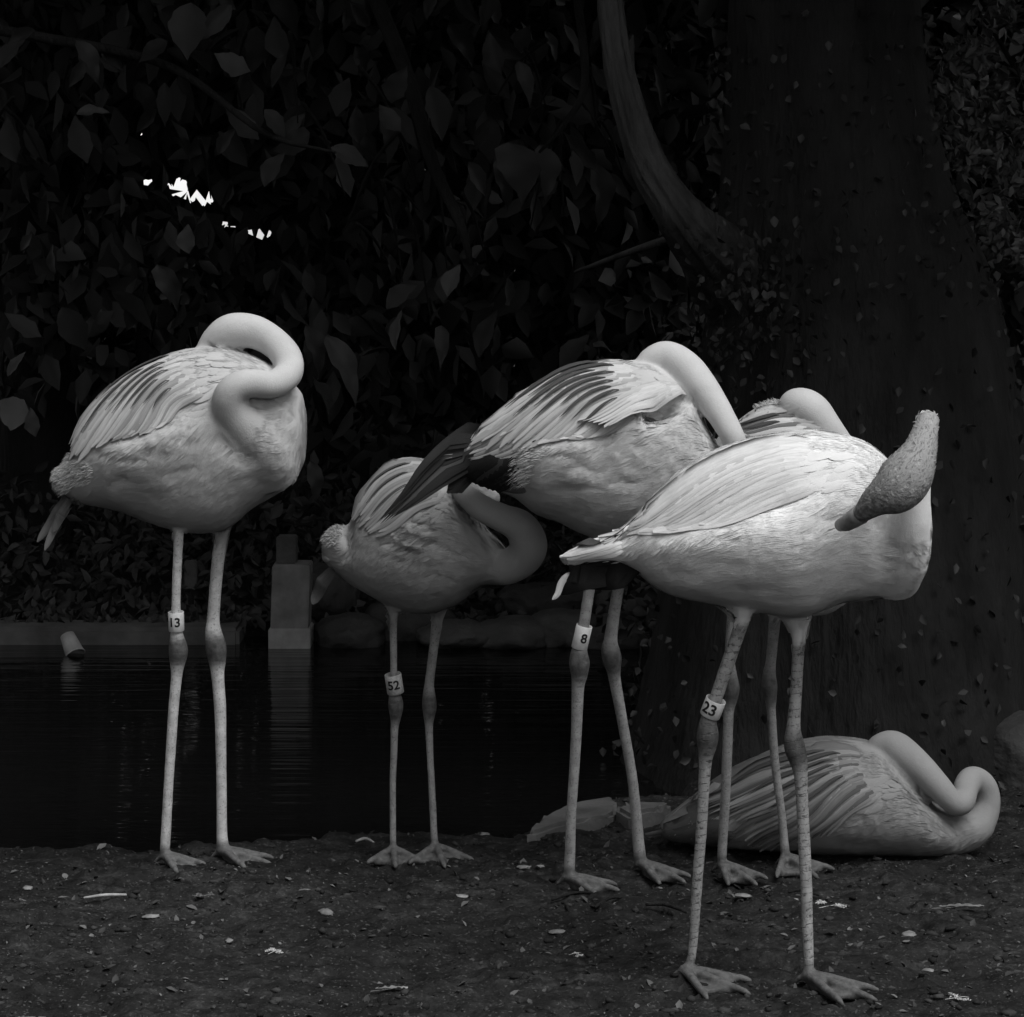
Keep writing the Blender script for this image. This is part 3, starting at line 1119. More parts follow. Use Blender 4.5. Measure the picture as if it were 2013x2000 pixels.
b1.fan([[(1120, 325), (900, 405), (700, 490), (520, 622), (402, 775), (325, 930), (292, 1045)], [(1060, 405), (880, 455), (720, 565), (600, 705), (500, 855), (420, 985), (370, 1065)],
        [(1050, 465), (900, 525), (780, 645), (700, 765), (630, 865), (560, 925)], [(1150, 525), (1000, 565), (900, 645), (850, 745), (800, 835), (740, 885)], [(1190, 605), (1080, 625), (1000, 685), (960, 765), (930, 805)]],
       24, 74, w, [b1.mf, b1.mf, b1.mm], darks=[(.05, .12, .62), (.13, .25, .8), (.24, .1, .6), (.33, .12, .62), (.42, .1, .6), (.5, .22, .6), (.62, .2, .55), (.76, .3, .62)], dark_w=.2)
t1 = b1.vane([(330, 1225), (240, 1320), (160, 1440), (75, 1565)], 55, b1.mg, b1.root, 'tail', lift=.0, dyd=.0)
b1.vane([(350, 1255), (260, 1350), (190, 1480), (130, 1615)], 50, b1.mg, t1, lift=.004, dyd=-.01)
b1.vane([(380, 1280), (280, 1340), (225, 1420), (190, 1500)], 60, b1.mg, t1, lift=.006, dyd=-.015)
b1.fluff([(250, 1120, 130, 42, -1.5, .3, 800), (400, 1100, 90, 40, -1.6, .1, 260), (640, 890, 30, 30, -.4, -1, 14)])
b1.band(0, 1203.5, 1240, '13', rad=.0152, rot=-.12, label='white leg band printed 13', tsize=1.0)

# --- smaller flamingo under the long wing of its neighbour
b2 = Bird('smaller grey-toned flamingo with stained leg band 52, standing under a neighbour\'s dark wing tip', (600, 860), 3.715, 4.95,
    rings=[((150, 700), (120, 880), .02), ((225, 648), (240, 1000), .055), ((325, 645), (385, 1095), .085), ((385, 430), (560, 1195), .108), ((560, 215), (740, 1258), .125), ((770, 150), (920, 1272), .13), ((1000, 205), (1100, 1215), .13),
           ((1160, 400), (1250, 1112), .12), ((1275, 575), (1390, 1075), .10), ((1390, 725), (1500, 1020), .075), ((1470, 830), (1560, 960), .04)],
    neck=[(1300, 930, -.03, 130), (1440, 925, -.06, 128), (1570, 860, -.08, 134), (1628, 745, -.10, 138), (1570, 610, -.115, 124), (1445, 545, -.12, 104), (1310, 480, -.12, 96), (1200, 400, -.11, 86), (1120, 320, -.09, 64), (1060, 260, -.06, 30)], extra=[[(1050, 330, .0, 110), (1200, 410, .02, 95), (1320, 450, .03, 85), (1400, 470, .03, 60)]],
    legs=[leg(z8((1362, 400, 60), (1365, 480, 34), (1368, 560, 22), (1370, 700, 20), (1371, 830, 20), (1376, 910, 30), (1382, 980, 41), (1380, 1050, 28), (1375, 1100, 22), (1371, 1250, 19), (1366, 1400, 18), (1367, 1690, 18), (1369, 1745, 21)),
              p8(1370, 1790), p8(1380, 1840), 1020 + 985 / 2.667, 1020 + 500 / 2.667, -.03, spread=.95, fat=.8),
          leg(z8((1605, 430, 70), (1602, 510, 38), (1588, 620, 27), (1575, 720, 25), (1558, 860, 26), (1556, 920, 34), (1558, 985, 39), (1556, 1050, 28), (1556, 1100, 22), (1562, 1250, 19), (1570, 1400, 19), (1584, 1690, 20), (1590, 1735, 24)),
              p8(1592, 1775), p8(1640, 1838), 1020 + 985 / 2.667, 1020 + 540 / 2.667, .05, spread=.85, fat=.8)],
    strokes=[([(560, 690), (700, 760), (880, 800)], 22, -.006), ([(640, 620), (760, 690), (900, 720), (1040, 800)], 20, -.006), ([(740, 560), (860, 600), (1000, 660)], 20, -.005), ([(900, 660), (1000, 740), (1160, 840)], 20, -.005),
             ([(620, 640), (760, 720), (900, 760)], 20, .004), ([(700, 570), (840, 640), (980, 690)], 20, .004), ([(560, 800), (760, 860), (1000, 900)], 28, -.004), ([(1080, 400), (1200, 570), (1320, 650), (1450, 750)], 26, -.012), ([(800, 450), (900, 480), (1000, 560)], 24, -.004),
             ([(330, 660), (330, 800), (300, 900)], 22, -.010), ([(850, 930), (1000, 960), (1150, 1010)], 26, -.004)],
    tone=.39, leg_tone=.34, bars=.15, seed=22)
w = b2.wing_patch([(420, 480), (560, 300), (760, 220), (980, 300), (1100, 470), (900, 600), (600, 620), (450, 620)], 60, 130, (-1, .75))
b2.fan([[(900, 180), (760, 165), (620, 205), (505, 295), (425, 425), (370, 580)], [(960, 290), (820, 290), (680, 350), (570, 450), (500, 540), (430, 640)], [(1040, 420), (920, 430), (800, 480), (700, 560), (620, 620), (540, 680)]],
       15, 72, w, [b2.mm, b2.mf, b2.mm], darks=[(.12, .15, .7), (.3, .2, .75), (.55, .25, .8)], dark_w=.2)
t = b2.vane([(200, 880), (140, 880), (95, 905), (68, 918)], 50, b2.mf, b2.root, 'tail', lift=.002, dyd=.0)
b2.vane([(230, 930), (160, 990), (110, 1100), (50, 1225)], 90, b2.mg, t, lift=.0, dyd=.01)
b2.fluff([(190, 690, 90, 34, -1.2, .2, 380), (250, 660, 60, 30, -.9, -.5, 120)])
b2.band(0, 1326, 1363, '52', rad=.0165, rot=-.05, mat=M_BANDDIRTY, label='stained grey leg band with faded number 52', tilt=(-.10, 0))

# --- flamingo with band 8
b3 = Bird('flamingo with leg band 8, its long black wing tip reaching over a smaller bird', (700, 640), 2.415, 4.76,
    rings=[((500, 600), (540, 730), .035), ((640, 440), (640, 772), .062), ((760, 330), (780, 825), .09), ((920, 238), (950, 920), .12), ((1100, 192), (1130, 1010), .135), ((1280, 168), (1300, 1035), .14),
           ((1430, 195), (1470, 1000), .135), ((1560, 300), (1610, 920), .12), ((1650, 440), (1700, 820), .09), ((1710, 545), (1750, 720), .05)],
    neck=[(1690, 760, -.02, 100), (1790, 650, -.05, 75), (1780, 545, -.085, 58), (1730, 440, -.075, 64), (1650, 310, -.05, 74), (1570, 205, -.02, 80), (1480, 150, 0, 77), (1400, 165, 0, 62), (1330, 215, .0, 30)],
    legs=[leg(z6((350, -60, 60), (338, 0, 36), (322, 80, 33), (295, 250, 34), (275, 380, 36), (262, 450, 50), (263, 515, 62), (262, 590, 48), (254, 660, 38), (246, 900, 33), (232, 1150, 31), (215, 1400, 30), (206, 1690, 33), (202, 1755, 36)),
              p6(195, 1815), p6(500, 1852), 1130 + 515 / 2.954, 1080, -.05, fat=1.15),
          leg(z6((510, -60, 60), (500, 0, 38), (488, 80, 35), (462, 240, 36), (445, 370, 40), (442, 430, 54), (452, 490, 58), (462, 560, 42), (470, 620, 36), (512, 850, 32), (572, 1200, 31), (610, 1600, 36), (618, 1660, 40)),
              p6(618, 1735), p6(880, 1802), 1130 + 490 / 2.954, 1080, .04, fat=1.1, spread=.42)],
    ledges=[([(760, 700), (800, 640), (770, 590), (850, 540), (960, 520), (1060, 500), (1150, 540)], 220, .017)],
    strokes=[([(1250, 430), (1275, 520), (1340, 610), (1440, 660)], 28, .004), ([(1320, 425), (1350, 505), (1420, 585), (1520, 640)], 28, .004), ([(1390, 430), (1425, 500), (1490, 560), (1570, 600)], 28, .004), ([(1180, 470), (1205, 560), (1260, 640)], 28, .004),
             ([(1330, 400), (1420, 375), (1500, 375), (1540, 410)], 60, -.085), ([(1150, 540), (1170, 510), (1200, 490)], 26, -.008), ([(1560, 420), (1600, 520), (1620, 620)], 30, -.006), ([(960, 660), (1060, 650), (1160, 700)], 26, -.006), ([(900, 600), (1000, 600), (1090, 640)], 22, -.005), ([(880, 740), (1000, 740), (1160, 740)], 26, -.005),
             ([(1180, 690), (1280, 720), (1380, 700)], 26, -.004), ([(1660, 420), (1690, 500), (1720, 560)], 20, -.008)],
    tone=.62, leg_tone=.33, bars=.18, seed=33)
w = b3.wing_patch([(1100, 230), (1300, 190), (1460, 230), (1560, 300), (1480, 320), (1340, 380), (1200, 460), (1080, 480), (1000, 420)], 90, 130, (-1, .5))
b3.fan([[(1330, 170), (1150, 183), (980, 220), (820, 315), (700, 405), (600, 485), (480, 585)], [(1350, 225), (1180, 235), (1000, 285), (850, 395), (760, 485), (690, 595)], [(1400, 275), (1230, 295), (1100, 345), (1000, 435), (930, 505), (850, 560)], [(1500, 318), (1370, 345), (1260, 410), (1180, 465), (1090, 495)]],
       24, 72, w, [b3.mf, b3.mf, b3.mm], tilt=.0028, darks=[(.05, .15, .7), (.14, .1, .6), (.22, .2, .75), (.32, .12, .66), (.41, .2, .75), (.5, .2, .6), (.6, .25, .7), (.7, .25, .7), (.8, .35, .8)], dark_w=.2)
for q_ in range(7):
    b3.vane([(1560 - q_ * 6, 322 - q_ * 9), (1470 - q_ * 12, 300 - q_ * 4), (1380 - q_ * 18, 335 - q_ * 4), (1290 - q_ * 22, 398 - q_ * 4), (1190 - q_ * 24, 462 - q_ * 4)], 44, b3.mf, w, lift=.020 - q_ * .0022, tilt=.006, seed=q_)
b3.fan([[(720, 410), (570, 460), (440, 545), (325, 650), (225, 785), (95, 925)], [(740, 500), (600, 545), (460, 630), (340, 730), (235, 825), (120, 935)], [(760, 570), (640, 610), (520, 680), (400, 750), (300, 820), (200, 880)]], 14, 42, w, [M_BLACKF, M_BLACKF, M_BLACKGREY, M_BLACKF, M_BLACKF], lift=.0015, dyd=-.085, tilt=.0015, pointy=True, step=.0001)
b3.fan([[(700, 590), (580, 650), (480, 730), (420, 790)], [(770, 600), (680, 670), (570, 730), (455, 800)], [(790, 640), (720, 690), (640, 740), (530, 775)], [(790, 680), (740, 710), (680, 745), (610, 765)]], 12, 64, w, [M_BLACKF, M_BLACKF, M_BLACKGREY], lift=.003, dyd=-.05, tilt=.0012)
b3.fan([[(840, 340), (680, 430), (560, 520), (460, 585), (375, 635)], [(880, 420), (740, 510), (620, 585), (500, 640)], [(940, 500), (820, 555), (720, 600), (625, 620)]], 16, 40, w, [b3.mf, b3.mm, b3.mg], lift=.0035, dyd=-.088, pointy=True, tilt=.0015, step=.0001)
b3.vane([(820, 770), (740, 750), (640, 735), (560, 735)], 60, b3.mg, b3.root, 'tail', lift=.002, dyd=.0)
b3.fluff([(810, 610, 50, 44, -3, .0, 60), (800, 660, 50, 44, -3, .2, 60), (790, 710, 40, 44, -3, .4, 50), (1380, 400, 70, 14, 0, -.3, 100), (870, 555, 60, 34, -3, -.1, 50)])
b3.band(0, 1232, 1272, '8', rad=.0152, rot=.28, label='white leg band printed 8', tilt=(.06, 0))

# --- flamingo with band 23
b4 = Bird('brightest flamingo, leg band 23, preening with its ruffled head folded down onto its shoulder', (1060, 760), 2.415, 4.14,
    rings=[((105, 797), (118, 840), .012), ((230, 738), (270, 838), .035), ((400, 672), (420, 848), .06), ((560, 500), (560, 925), .088), ((720, 366), (720, 978), .113), ((900, 280), (900, 1038), .13), ((1100, 232), (1080, 1078), .14),
           ((1300, 208), (1250, 1092), .14), ((1480, 238), (1420, 1022), .13), ((1620, 310), (1590, 1000), .112), ((1720, 450), (1725, 990), .088), ((1775, 600), (1788, 935), .05)],
    neck=[(1670, 900, -.03, 125), (1700, 790, -.075, 114), (1712, 630, -.105, 101), (1722, 470, -.12, 80), (1748, 330, -.12, 62), (1772, 200, -.12, 54), (1776, 135, -.14, 52), (1752, 170, -.175, 58), (1705, 260, -.215, 80), (1642, 356, -.24, 116), (1575, 424, -.25, 112), (1500, 470, -.245, 74),
          (1440, 535, -.225, 44), (1400, 575, -.20, 30)],
    legs=[leg(z6((1230, 60, 110), (1220, 150, 78), (1212, 225, 56), (1195, 310, 42), (1165, 400, 40), (1130, 500, 41), (1085, 630, 40), (1040, 770, 40), (1012, 850, 50), (1008, 930, 66), (1003, 1010, 54), (995, 1080, 40), (985, 1250, 34), (970, 1500, 33), (950, 1750, 32)) + z7((540, 430, 33), (520, 700, 29), (492, 820, 32)),
              p7(462, 905), p7(885, 996), 1130 + 930 / 2.954, 1130 + 265 / 2.954, -.05, spread=.62, fat=1.1),
          leg(z6((1500, 120, 140), (1525, 250, 92), (1540, 330, 50), (1536, 420, 38), (1530, 520, 36), (1520, 700, 36), (1506, 880, 42), (1506, 950, 56), (1515, 1010, 63), (1535, 1080, 54), (1548, 1160, 42), (1556, 1300, 37), (1570, 1600, 37), (1580, 1800, 36)) + z7((1245, 500, 37), (1255, 750, 34), (1250, 870, 38)),
              p7(1240, 935), p7(1690, 1040), 1130 + 1015 / 2.954, 1130 + 385 / 2.954, .03, spread=.45, fat=1.15)],
    ledges=[([(430, 700), (500, 630), (570, 640), (650, 655), (760, 610), (860, 592), (1000, 560), (1120, 540), (1250, 490), (1360, 500)], 330, .024)],
    strokes=[([(620, 480), (700, 500), (690, 600)], 24, -.004), ([(780, 430), (740, 500), (720, 580)], 26, -.004), ([(1000, 330), (1120, 330), (1250, 350)], 26, .003), ([(820, 460), (760, 540), (740, 600)], 20, -.006), ([(1080, 440), (1040, 480), (1010, 540)], 20, -.008), ([(960, 470), (900, 520), (870, 580)], 24, -.005),
             ([(1150, 420), (1250, 400), (1340, 410)], 24, -.004), ([(560, 740), (640, 700), (760, 700)], 30, .006), ([(500, 720), (580, 690), (700, 720)], 24, -.005), ([(700, 790), (850, 780), (980, 800)], 34, -.004), ([(820, 690), (880, 670), (930, 680)], 18, -.004), ([(1200, 520), (1250, 600), (1230, 680)], 22, -.004), ([(1290, 520), (1330, 600), (1320, 700)], 24, -.005),
             ([(850, 880), (1000, 910), (1150, 890)], 34, -.004), ([(1560, 560), (1600, 700), (1600, 850)], 40, -.006), ([(600, 840), (700, 820), (800, 850)], 26, -.004)],
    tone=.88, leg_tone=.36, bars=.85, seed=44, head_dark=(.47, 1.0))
w = b4.wing_patch([(700, 400), (900, 310), (1200, 260), (1450, 280), (1500, 400), (1380, 440), (1150, 480), (900, 540), (650, 620), (580, 560)], 130, 150, (-1, .55))
b4.fan([[(1300, 240), (1100, 258), (900, 318), (720, 412), (570, 530), (430, 645), (250, 735)], [(1300, 340), (1100, 350), (920, 420), (780, 510), (640, 600), (500, 645), (330, 705)], [(1300, 440), (1150, 480), (1000, 535), (850, 585), (700, 632)]],
       20, 80, w, [b4.mf], tilt=.0018, lift=.0022)
b4.vane([(480, 570), (390, 625), (260, 715), (170, 775)], 18, M_DARKF, w, lift=.009)
t = b4.vane([(480, 870), (380, 880), (250, 905), (160, 940), (100, 990)], 90, M_BLACKF, b4.root, 'tail', lift=.0, dyd=.02)
b4.vane([(440, 850), (330, 850), (220, 880), (150, 930)], 90, M_BLACKF, t, lift=.004, dyd=.015)
b4.vane([(470, 890), (350, 920), (230, 945), (150, 955)], 60, M_BLACKF, t, lift=.002, dyd=.025)
b4.vane([(145, 880), (105, 935), (88, 985), (62, 1015)], 30, b4.mf, t, lift=.006, dyd=.0)
b4.fan([[(400, 700), (300, 725), (200, 755), (90, 800)], [(400, 760), (300, 770), (210, 785), (120, 835)]], 4, 60, t, [b4.mf], lift=.003, dyd=-.01)
b4.fluff([(540, 620, 40, 14, -2, -.4, 30)])
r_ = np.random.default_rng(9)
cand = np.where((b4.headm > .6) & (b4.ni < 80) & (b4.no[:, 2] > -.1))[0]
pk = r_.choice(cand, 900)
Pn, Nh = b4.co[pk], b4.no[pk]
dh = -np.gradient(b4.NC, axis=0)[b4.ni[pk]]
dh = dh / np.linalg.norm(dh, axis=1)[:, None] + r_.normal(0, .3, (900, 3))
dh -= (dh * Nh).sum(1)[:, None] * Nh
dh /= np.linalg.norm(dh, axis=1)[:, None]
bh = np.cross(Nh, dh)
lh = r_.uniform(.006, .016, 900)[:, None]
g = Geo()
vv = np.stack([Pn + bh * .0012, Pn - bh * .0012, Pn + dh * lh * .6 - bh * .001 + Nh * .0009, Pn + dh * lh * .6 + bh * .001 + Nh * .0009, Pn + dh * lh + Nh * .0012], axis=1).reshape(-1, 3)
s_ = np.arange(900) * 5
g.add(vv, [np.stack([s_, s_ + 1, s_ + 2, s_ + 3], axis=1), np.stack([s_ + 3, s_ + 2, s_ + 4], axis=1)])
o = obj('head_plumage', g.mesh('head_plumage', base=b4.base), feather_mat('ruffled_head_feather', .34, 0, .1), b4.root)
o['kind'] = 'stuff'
bill = obj('bill', (lambda V_F: mesh_np('bill', V_F[0] - b4.base, V_F[1]))(tube_geo(b4.pl([(1436, 540), (1410, 565), (1386, 590), (1368, 606)], np.array([-.222, -.208, -.19, -.165])), np.array([46, 42, 37, 29]) * b4.Y0 / F / b4.zoom, 18)), M_BILL, b4.root)
b4.band(0, 1371, 1411, '23', rad=.0168, rot=-.42, label='white leg band printed 23', tsize=1.05, tilt=(0.02, -.12))

# --- flamingo behind
b5 = Bird('flamingo standing mostly hidden behind the preening bird, only its tucked neck and back showing', (1060, 760), 2.415, 4.83,
    rings=[((700, 430), (720, 560), .02), ((820, 260), (850, 800), .09), ((960, 150), (980, 960), .12), ((1100, 75), (1120, 1050), .135), ((1250, 95), (1270, 1085), .14), ((1380, 150), (1400, 1060), .13), ((1480, 260), (1500, 950), .10), ((1540, 400), (1560, 800), .05)],
    neck=[(1450, 800, -.05, 110), (1530, 600, -.04, 80), (1500, 420, -.02, 72), (1460, 300, 0, 70), (1405, 190, -.02, 76), (1340, 108, -.03, 88), (1262, 88, -.03, 86), (1205, 112, -.02, 62), (1150, 150, 0, 25)],
    legs=[leg(z6((1170, 120, 90), (1155, 220, 40), (1145, 300, 31), (1135, 480, 30), (1145, 590, 36), (1150, 660, 45), (1140, 740, 36), (1130, 800, 31), (1122, 1000, 31), (1110, 1300, 30), (1092, 1600, 28), (1090, 1690, 27)), p6(1088, 1742), p6(1295, 1814), 1130 + 660 / 2.954, 1130 + 200 / 2.954, -.04),
          leg(z6((1410, 120, 90), (1400, 240, 40), (1392, 320, 34), (1375, 500, 32), (1365, 580, 40), (1366, 650, 48), (1374, 740, 34), (1378, 800, 27), (1400, 1100, 26), (1438, 1400, 25), (1456, 1610, 28), (1458, 1650, 30)), p6(1456, 1700), p6(1650, 1775), 1130 + 655 / 2.954, 1130 + 240 / 2.954, .05, spread=.75)],
    yaw=(1250, math.radians(35)), tone=.62, leg_tone=.30, bars=.2, seed=55, blade=.7)
w = b5.wing_patch([(900, 150), (1060, 80), (1180, 90), (1300, 190), (1300, 240), (920, 240)], 60, 110, (-1, .35))
b5.fan([[(1180, 100), (1080, 110), (980, 150), (880, 210)], [(1240, 160), (1120, 160), (1000, 190), (900, 230)], [(1290, 190), (1160, 195), (1040, 215), (940, 240)]], 6, 50, w, [b5.mf, b5.mg], darks=[(.3, .2, .8), (.6, .3, .9)])
b5.fluff([(1080, 75, 60, 30, -.6, -.6, 160)])

# --- sitting flamingo
b6 = Bird('flamingo sitting on the mud with folded legs, S-curved neck laid back over its body', (1260, 1400), 2.611, 5.10,
    rings=[((110, 560), (120, 640), .035), ((230, 470), (260, 665), .07), ((390, 352), (400, 680), .10), ((600, 238), (600, 695), .13), ((830, 158), (830, 708), .15), ((1050, 140), (1050, 716), .16), ((1230, 180), (1250, 722), .155), ((1380, 300), (1420, 722), .14),
           ((1500, 420), (1560, 716), .11), ((1600, 520), (1660, 702), .07), ((1680, 580), (1710, 660), .03)],
    neck=[(1540, 600, -.04, 120), (1690, 575, -.03, 100), (1765, 470, -.02, 70), (1755, 375, -.02, 66), (1690, 328, -.03, 67), (1640, 360, -.06, 65), (1612, 412, -.09, 62), (1555, 408, -.105, 62), (1480, 325, -.10, 68), (1390, 240, -.07, 80), (1290, 172, -.03, 90), (1210, 165, -.02, 64), (1160, 185, -.01, 25)],
    strokes=[([(880, 400), (920, 340), (1010, 280), (1100, 270)], 20, -.008), ([(970, 410), (1030, 460), (1060, 530)], 16, -.003), ([(1040, 420), (1100, 480), (1150, 560)], 16, -.003), ([(1110, 410), (1180, 460), (1250, 530)], 16, -.003),
             ([(1180, 180), (1300, 270), (1420, 390), (1560, 470)], 24, -.014), ([(480, 460), (460, 560), (470, 660)], 26, -.014), ([(620, 480), (580, 580), (570, 660)], 30, -.012), ([(1220, 300), (1280, 300), (1330, 330)], 20, -.004), ([(900, 560), (1040, 600), (1200, 600)], 30, -.004), ([(740, 480), (700, 560), (650, 640)], 26, -.006)],
    tone=.31, leg_tone=.3, bars=.2, seed=66)
w = b6.wing_patch([(800, 200), (1000, 170), (1180, 220), (1300, 320), (1200, 420), (1000, 430), (880, 500), (760, 480)], 80, 110, (-1, .5))
b6.fan([[(1130, 168), (950, 165), (760, 205), (580, 262), (400, 372), (270, 442), (150, 488)], [(1100, 218), (950, 232), (800, 292), (640, 372), (500, 442), (380, 520)], [(1130, 265), (1000, 292), (900, 372), (820, 462), (720, 540), (640, 600), (580, 672)], [(1180, 335), (1080, 372), (1000, 422), (950, 490), (900, 560)]],
       26, 54, w, [b6.mm, b6.mf, b6.mm, b6.mg], pointy=True, tilt=.0022, darks=[(.04, .15, .8), (.12, .1, .5), (.2, .15, .7), (.3, .15, .6), (.4, .2, .7), (.52, .15, .5), (.64, .15, .55)], dark_w=.26)
t = b6.vane([(420, 430), (280, 500), (150, 570), (20, 620)], 90, b6.mg, b6.root, 'tail', lift=.002, dyd=.02)
b6.vane([(420, 500), (300, 560), (180, 610), (60, 640)], 80, M_DARKF, t, lift=.003, dyd=.0)
b6.vane([(480, 560), (360, 600), (250, 640), (140, 650)], 80, M_DARKF, t, lift=.003, dyd=-.02)
b6.vane([(420, 350), (330, 395), (230, 450), (140, 500)], 40, b6.mf, t, lift=.01, dyd=-.03)

# ------------------------------------------------------------------ trees and foliage
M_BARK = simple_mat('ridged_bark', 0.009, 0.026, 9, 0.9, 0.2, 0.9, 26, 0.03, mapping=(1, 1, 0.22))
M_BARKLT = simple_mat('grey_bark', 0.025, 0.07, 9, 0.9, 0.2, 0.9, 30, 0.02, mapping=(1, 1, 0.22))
M_PALEBARK = simple_mat('pale_bark', 0.20, 0.36, 14, 0.85, 0.2, 0.6, 40, 0.01)
M_LEAF = leaf_mat('broad_leaf', 0.025, 0.065, .6, .25)
M_BIGLEAF = leaf_mat('large_leaf', 0.010, 0.058, 0.6, .25)
M_CANOPY = leaf_mat('canopy_leaf', 0.025, 0.06, 0.6, 0.2)
M_IVY = leaf_mat('ivy_leaf', 0.012, 0.045, 0.5, .25)
M_SHRUB = leaf_mat('shrub_leaf', 0.07, 0.22, 0.4)
M_DEADLEAF = leaf_mat('dead_leaf', 0.03, 0.12, 0.7, 0.2)

GAPS = [(278, 343, 9, 15), (292, 368, 6, 6), (345, 362, 13, 18), (375, 380, 34, 17), (400, 395, 26, 16), (368, 372, 11, 9), (412, 405, 12, 9), (392, 402, 9, 9), (438, 438, 14, 11), (496, 458, 16, 14), (522, 455, 14, 14), (470, 450, 8, 7), (424, 390, 9, 6)]


def to_px(P):
    return CX + P[:, 0] / P[:, 1] * F, YH + (H - P[:, 2]) / P[:, 1] * F


def leaf_cloud(name, P, L, W_, seed=0, droop=0.5, bend=0.15, gaps=True, base=(0, 0, 0), flat=0.0):
    """one mesh of many folded leaves at points P"""
    r_ = np.random.default_rng(seed)
    P = np.asarray(P, float)
    if gaps:
        front = P[:, 1] > 6.0
        px, py = to_px(np.where(front[:, None], P, np.array((0, 10, 0.0))))
        keep = np.ones(len(P), bool)
        for gx_, gy_, rx, ry in GAPS:
            pad = L * 0.12 / np.maximum(P[:, 1], 1) * F
            ins = ((px - gx_) / (rx * 1.2 + pad * .8)) ** 2 + ((py - gy_) / (ry * 1.2 + pad * .8)) ** 2 < 1
            keep &= ~(ins & front & (P[:, 1] > 8.0) & (r_.random(len(P)) < 1.0))
        P = P[keep]
    N = len(P)
    d = r_.normal(size=(N, 3)); d[:, 2] -= droop * 1.6
    d /= np.linalg.norm(d, axis=1)[:, None]
    n = r_.normal(size=(N, 3)); n[:, 2] += 0.8 + flat * 3; n[:, 1] -= 0.4
    n -= (n * d).sum(1)[:, None] * d
    n /= np.linalg.norm(n, axis=1)[:, None]
    b = np.cross(n, d)
    l = (L * r_.uniform(.65, 1.25, N))[:, None]
    w = l * (0.55 if W_ is None else W_ / L) * r_.uniform(.8, 1.15, N)[:, None]
    base_, tip = P - d * l * .5, P + d * l * .5 - n * l * bend
    m1 = P - d * l * .12 + n * 0
    left, right = m1 + b * w * .5 + n * w * .12, m1 - b * w * .5 + n * w * .12
    mid2 = P + d * l * .2 - n * l * bend * .3
    l2, r2 = mid2 + b * w * .36 + n * w * .1, mid2 - b * w * .36 + n * w * .1
    V = np.stack([base_, left, l2, tip, r2, right], axis=1).reshape(-1, 3) - np.asarray(base)
    s = np.arange(N) * 6
    return mesh_np(name, V, [np.stack([s, s + 1, s + 2, s + 3], axis=1), np.stack([s, s + 3, s + 4, s + 5], axis=1)], smooth=False)


def blob_points(c, rad, n, seed, shell=0.35):
    """clumped points through an ellipsoid"""
    r_ = np.random.default_rng(seed)
    c, rad = np.asarray(c, float), np.asarray(rad, float)
    k = max(8, n // 60)
    q = r_.normal(size=(k, 3)); q /= np.linalg.norm(q, axis=1)[:, None]
    q *= (r_.random(k) ** shell)[:, None]
    i = r_.integers(0, k, n)
    p = q[i] + r_.normal(0, .17, (n, 3))
    return c + p * rad


def tube_obj(name, pts, rads, mat, parent=None, base=(0, 0, 0), seg=12, n=30, rough=0.0, seed=0):
    D = resample(np.hstack([np.asarray(pts, float)[:, [0, 2, 1]], np.asarray(rads, float)[:, None]]), n)
    V, Fc = tube_geo(D[:, [0, 2, 1]], D[:, 3], seg)
    if rough:
        cen = np.repeat(D[:, [0, 2, 1]], seg, axis=0)
        m = len(cen)
        dirn = V[:m] - cen
        V[:m] = cen + dirn * (1 + rough * fbm(V[:m] * (9, 9, 3), 4, seed))[:, None]
    return obj(name, mesh_np(name, V - np.asarray(base), Fc), mat, parent)


# --- big ivy-clad tree behind the birds
TY = 6.15
tr_rows = [(1640, 1170, 2150), (1560, 1185, 2130), (1480, 1215, 2100), (1400, 1240, 2080), (1300, 1268, 2062), (1170, 1292, 2050), (1000, 1325, 2030), (800, 1360, 2000), (600, 1395, 1960), (500, 1410, 1930), (400, 1420, 1885), (250, 1428, 1840), (100, 1432, 1815), (-300, 1440, 1790), (-1200, 1450, 1760), (-3000, 1480, 1720)]
base_t = np.array((W(1620, 1400, TY)[0], TY, 0.0))
tree1 = setp(empty('ivy_tree', base_t), 'huge dark ivy-clad tree trunk with a leaning bark limb behind the flamingos', 'tree')
rows = np.array(tr_rows, float)
nr, sg = 90, 64
tt = np.linspace(0, len(rows) - 1, nr)
R_ = np.stack([np.interp(tt, np.arange(len(rows)), rows[:, k_]) for k_ in range(3)], axis=1)
th = np.arange(sg) / sg * 2 * math.pi
V = []
for y_, l_, r_ in R_:
    a_, b_ = W(l_, y_, TY), W(r_, y_, TY)
    c_, hr = (a_ + b_) / 2, (b_[0] - a_[0]) / 2
    flute = 1 + 0.05 * np.sin(th * 5 + 1) * min(1, max(0, (y_ - 700) / 700)) + 0.03 * np.sin(th * 9 + y_ / 400)
    V.append(np.stack([c_[0] + hr * np.cos(th) * np.minimum(flute, 1.02), TY + min(hr, 0.55) * np.sin(th) * flute, np.full(sg, c_[2])], axis=1))
V = np.concatenate(V)
cc = np.array([(W((l_ + r_) / 2, y_, TY)) for y_, l_, r_ in R_]).repeat(sg, axis=0)
dv = V - cc
V = cc + dv * (1 + 0.05 * fbm(V * (10, 10, 2.2), 4, 77))[:, None]
a_ = np.arange(nr - 1)[:, None] * sg
j_ = np.arange(sg)[None, :]
q_ = np.stack([a_ + j_, a_ + (j_ + 1) % sg, a_ + sg + (j_ + 1) % sg, a_ + sg + j_], axis=-1).reshape(-1, 4)
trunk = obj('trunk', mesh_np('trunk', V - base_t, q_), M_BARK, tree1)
lp = [W(1190, -260, 6.0), W(1205, 60, 5.9), W(1262, 290, 5.85), W(1335, 420, 5.8), W(1425, 525, 6.0), W(1530, 650, 6.25)]
D = resample(np.hstack([np.array(lp)[:, [0, 2, 1]], np.array([[.024], [.028], [.036], [.048], [.085], [.15]])]), 170)
